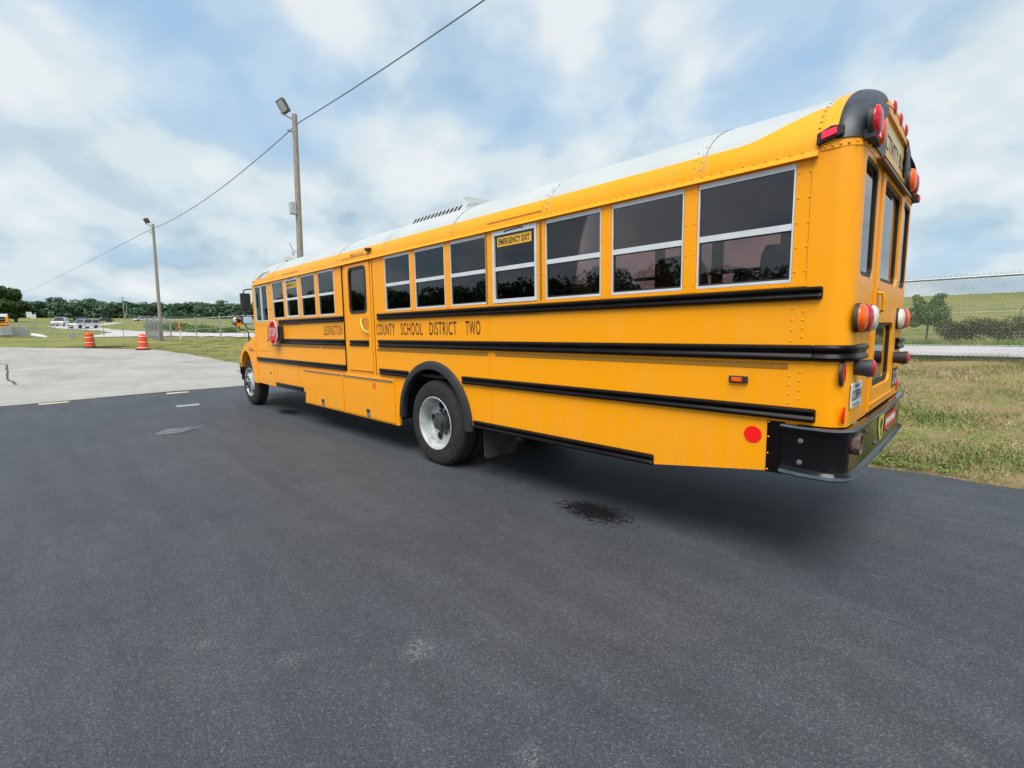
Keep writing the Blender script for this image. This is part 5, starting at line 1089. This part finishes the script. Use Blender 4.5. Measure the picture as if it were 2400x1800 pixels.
# hedge
hd = []; hr = []
for i in range(60):
    x = -2.4 + i * .32; hd.append((x, 49.0 + random.uniform(-.7, .7), hz(x, 49) + random.uniform(.6, 1.35))); hr.append((.75, .8, random.uniform(.6, .95)))
v, f = leaves(hd, hr, 42000, .06, 3); tag(mesh_np('hedge', v, f, LF_H), 'dense dark hedge of scrub running along the far side of the right road', 'hedge')
# far tree line: individual crowns joined, one wood
def wood(name, pts, m, n_each, size, seed, kind='stuff'):
    V = []; F = []; o = 0; r = random.Random(seed)
    for (x, y, H) in pts:
        z = hz(x, y); cs = []; rs = []
        for k in range(12): q = H * r.uniform(.12, .22); cs.append((x + r.uniform(-.28, .28) * H, y + r.uniform(-.3, .3) * H, z + H * r.uniform(.25, .88))); rs.append((q * 1.3, q * 1.3, q * .8))
        for k in range(3): cs.append((x + r.uniform(-2, 2), y + r.uniform(-3, 3), z + 1.5)); rs.append((2.2, 2.6, 1.8))
        v, f = leaves(cs, rs, n_each, size, seed + int(x * 7 + y * 13) % 9999); V.append(v); F.append(f + o); o += len(v)
    return mesh_np(name, np.concatenate(V), np.concatenate(F), m, kind=kind)
pts = []
for i in range(105): 
    y = -38 + i * 1.6; x = -332 - abs(math.sin(i * 12.9)) * 9 + max(0, y) * .25; pts.append((x, y, random.uniform(7.4, 9.4) * (1.15 if i % 9 == 0 else 1)))
wd_ = wood('far_wood', pts, LF_T, 800, .7, 4)
pts = []
for i in range(95):
    x = 30 - i * 3.6; pts.append((x, -88 - abs(math.sin(i * 7.7)) * 9 - (8 if x < -60 else 0), random.uniform(9, 15)))
wood('wood_behind', pts, LF_D, 1100, .6, 9)
# shrubs in the left field
for i, (x, y, H) in enumerate(((-112, 13.0, 1.2), (-104, 14.5, 1.6), (-96, 16.5, 1.5), (-88, 18.3, 1.3), (-160, 1.5, 1.4))):
    v, f = leaves([(0, 0, H * .5), (1.5, 1, H * .4), (-1.6, .6, H * .35)], [(2, 2, H * .5)] * 3, 900, .16, i); o = mesh_np('scrub_bush', v, f, LF_M); o.location = (x, y, hz(x, y)); tag(o, ['low scrub bush in the field, right after the utility pole', 'tallest scrub bush in the field right of the light pole', 'scrub bush in the field behind the marker post', 'scrub bush nearest the bus mirrors', 'scrub bush left of the road bend among the parked cars'][i], 'bush', 'scrub bushes beyond the left road')

# near grass bank, right of the bus
def blades(name, x0, x1, y0, y1, n, hmin, hmax, wdt, m, seed, dens=None):
    r = np.random.default_rng(seed); x = r.uniform(x0, x1, n); y = y0 + (y1 - y0) * r.uniform(0, 1, n) ** 1.25
    pn = np.sin(x * 2.3 + 1.3 * np.sin(y * 1.9)) + np.sin(y * 2.9 + 1.7 * np.sin(x * 1.3 + 2)) ; keep = (r.uniform(-2.4, 2.0, n) < pn + .8) & (y > np.interp(x, YB_X, YB_Y) - .03); x, y = x[keep], y[keep]; n = len(x)
    z = h(x, y) - .01; a = r.uniform(0, 2 * PI, n); hh = r.uniform(hmin, hmax, n) * (0.7 + .25 * pn[keep]); le = r.normal(0, .55, (n, 2)) * hh[:, None]; w_ = wdt * r.uniform(.6, 1.4, n)
    p0 = np.stack([x - np.cos(a) * w_, y - np.sin(a) * w_, z], 1); p1 = np.stack([x + np.cos(a) * w_, y + np.sin(a) * w_, z], 1); p2 = np.stack([x + le[:, 0], y + le[:, 1], z + hh], 1)
    v = np.stack([p0, p1, p2], 1).reshape(-1, 3); f = np.arange(3 * n).reshape(n, 3); o = mesh_np(name, v, f, m, kind='stuff'); return o
def blade_mat(name, cols):
    m = bpy.data.materials.new(name); m.use_nodes = True; t = m.node_tree; b = t.nodes['Principled BSDF']; b.inputs['Roughness'].default_value = .7; b.inputs['Specular IOR Level'].default_value = .25
    g = N(t, 'ShaderNodeNewGeometry'); n = N(t, 'ShaderNodeTexNoise', inp={'Scale': 1.1, 'Detail': 4, 'Roughness': .6}); L(t, g.outputs['Position'], n.inputs[0])
    f = math_(t, 'ADD', math_(t, 'MULTIPLY', n.outputs[0], .75), math_(t, 'MULTIPLY', g.outputs['Random Per Island'], .28)); L(t, ramp(t, f, cols), b.inputs['Base Color']); MATS[name] = m; return m
GB = blade_mat('lawn_blades', [(.36, (.08, .12, .03)), (.47, (.17, .20, .055)), (.56, (.33, .27, .12)), (.62, (.44, .34, .20)), (.72, (.58, .48, .32))])
WB2 = blade_mat('weed_leaves', [(.35, (.07, .13, .03)), (.52, (.18, .26, .055)), (.70, (.34, .38, .11))])
DB = blade_mat('dead_grass_edge', [(.35, (.16, .11, .06)), (.55, (.34, .24, .12)), (.72, (.48, .37, .20))])
blades('grass', -4.5, 6, 3.9, 13.2, 130000, .03, .12, .006, GB, 1)
blades('grass', -4.5, 6, 3.45, 4.6, 45000, .015, .05, .003, DB, 2)
r = np.random.default_rng(5); n = 95000; x = r.uniform(-4, 5, n); y = 3.62 + 3.4 * r.uniform(0, 1, n) ** 1.3; pn = np.sin(x * 3.1 + 2 * np.sin(y * 2.2)) + np.sin(y * 4.1 + np.sin(x * 2.1)); kp = r.uniform(-1.7, 2, n) < pn; x, y = x[kp], y[kp]; n = len(x)
c = np.stack([x, y, h(x, y) + r.uniform(.01, .065, n)], 1); d = r.normal(0, .55, (n, 3)); d[:, 2] = 1; d /= np.linalg.norm(d, axis=1)[:, None]; a = np.cross(d, r.normal(size=(n, 3))); a /= np.linalg.norm(a, axis=1)[:, None]; b = np.cross(d, a); s = r.uniform(.006, .016, n)[:, None]
mesh_np('weeds', np.stack([c - a * s, c - b * s * .7, c + a * s, c + b * s * .7], 1).reshape(-1, 3), np.arange(4 * n).reshape(n, 4), WB2, kind='stuff')
blades('grass', -6, 9, 12.3, 13.2, 16000, .08, .20, .005, GB, 8)
blades('grass', -10, 14, 21.1, 24, 26000, .15, .34, .012, WB2, 12)
# left verge along the concrete edge
r = np.random.default_rng(6)
blades('grass', -46, -21, -4.0, 9.5, 90000, .04, .10, .010, GB, 10)
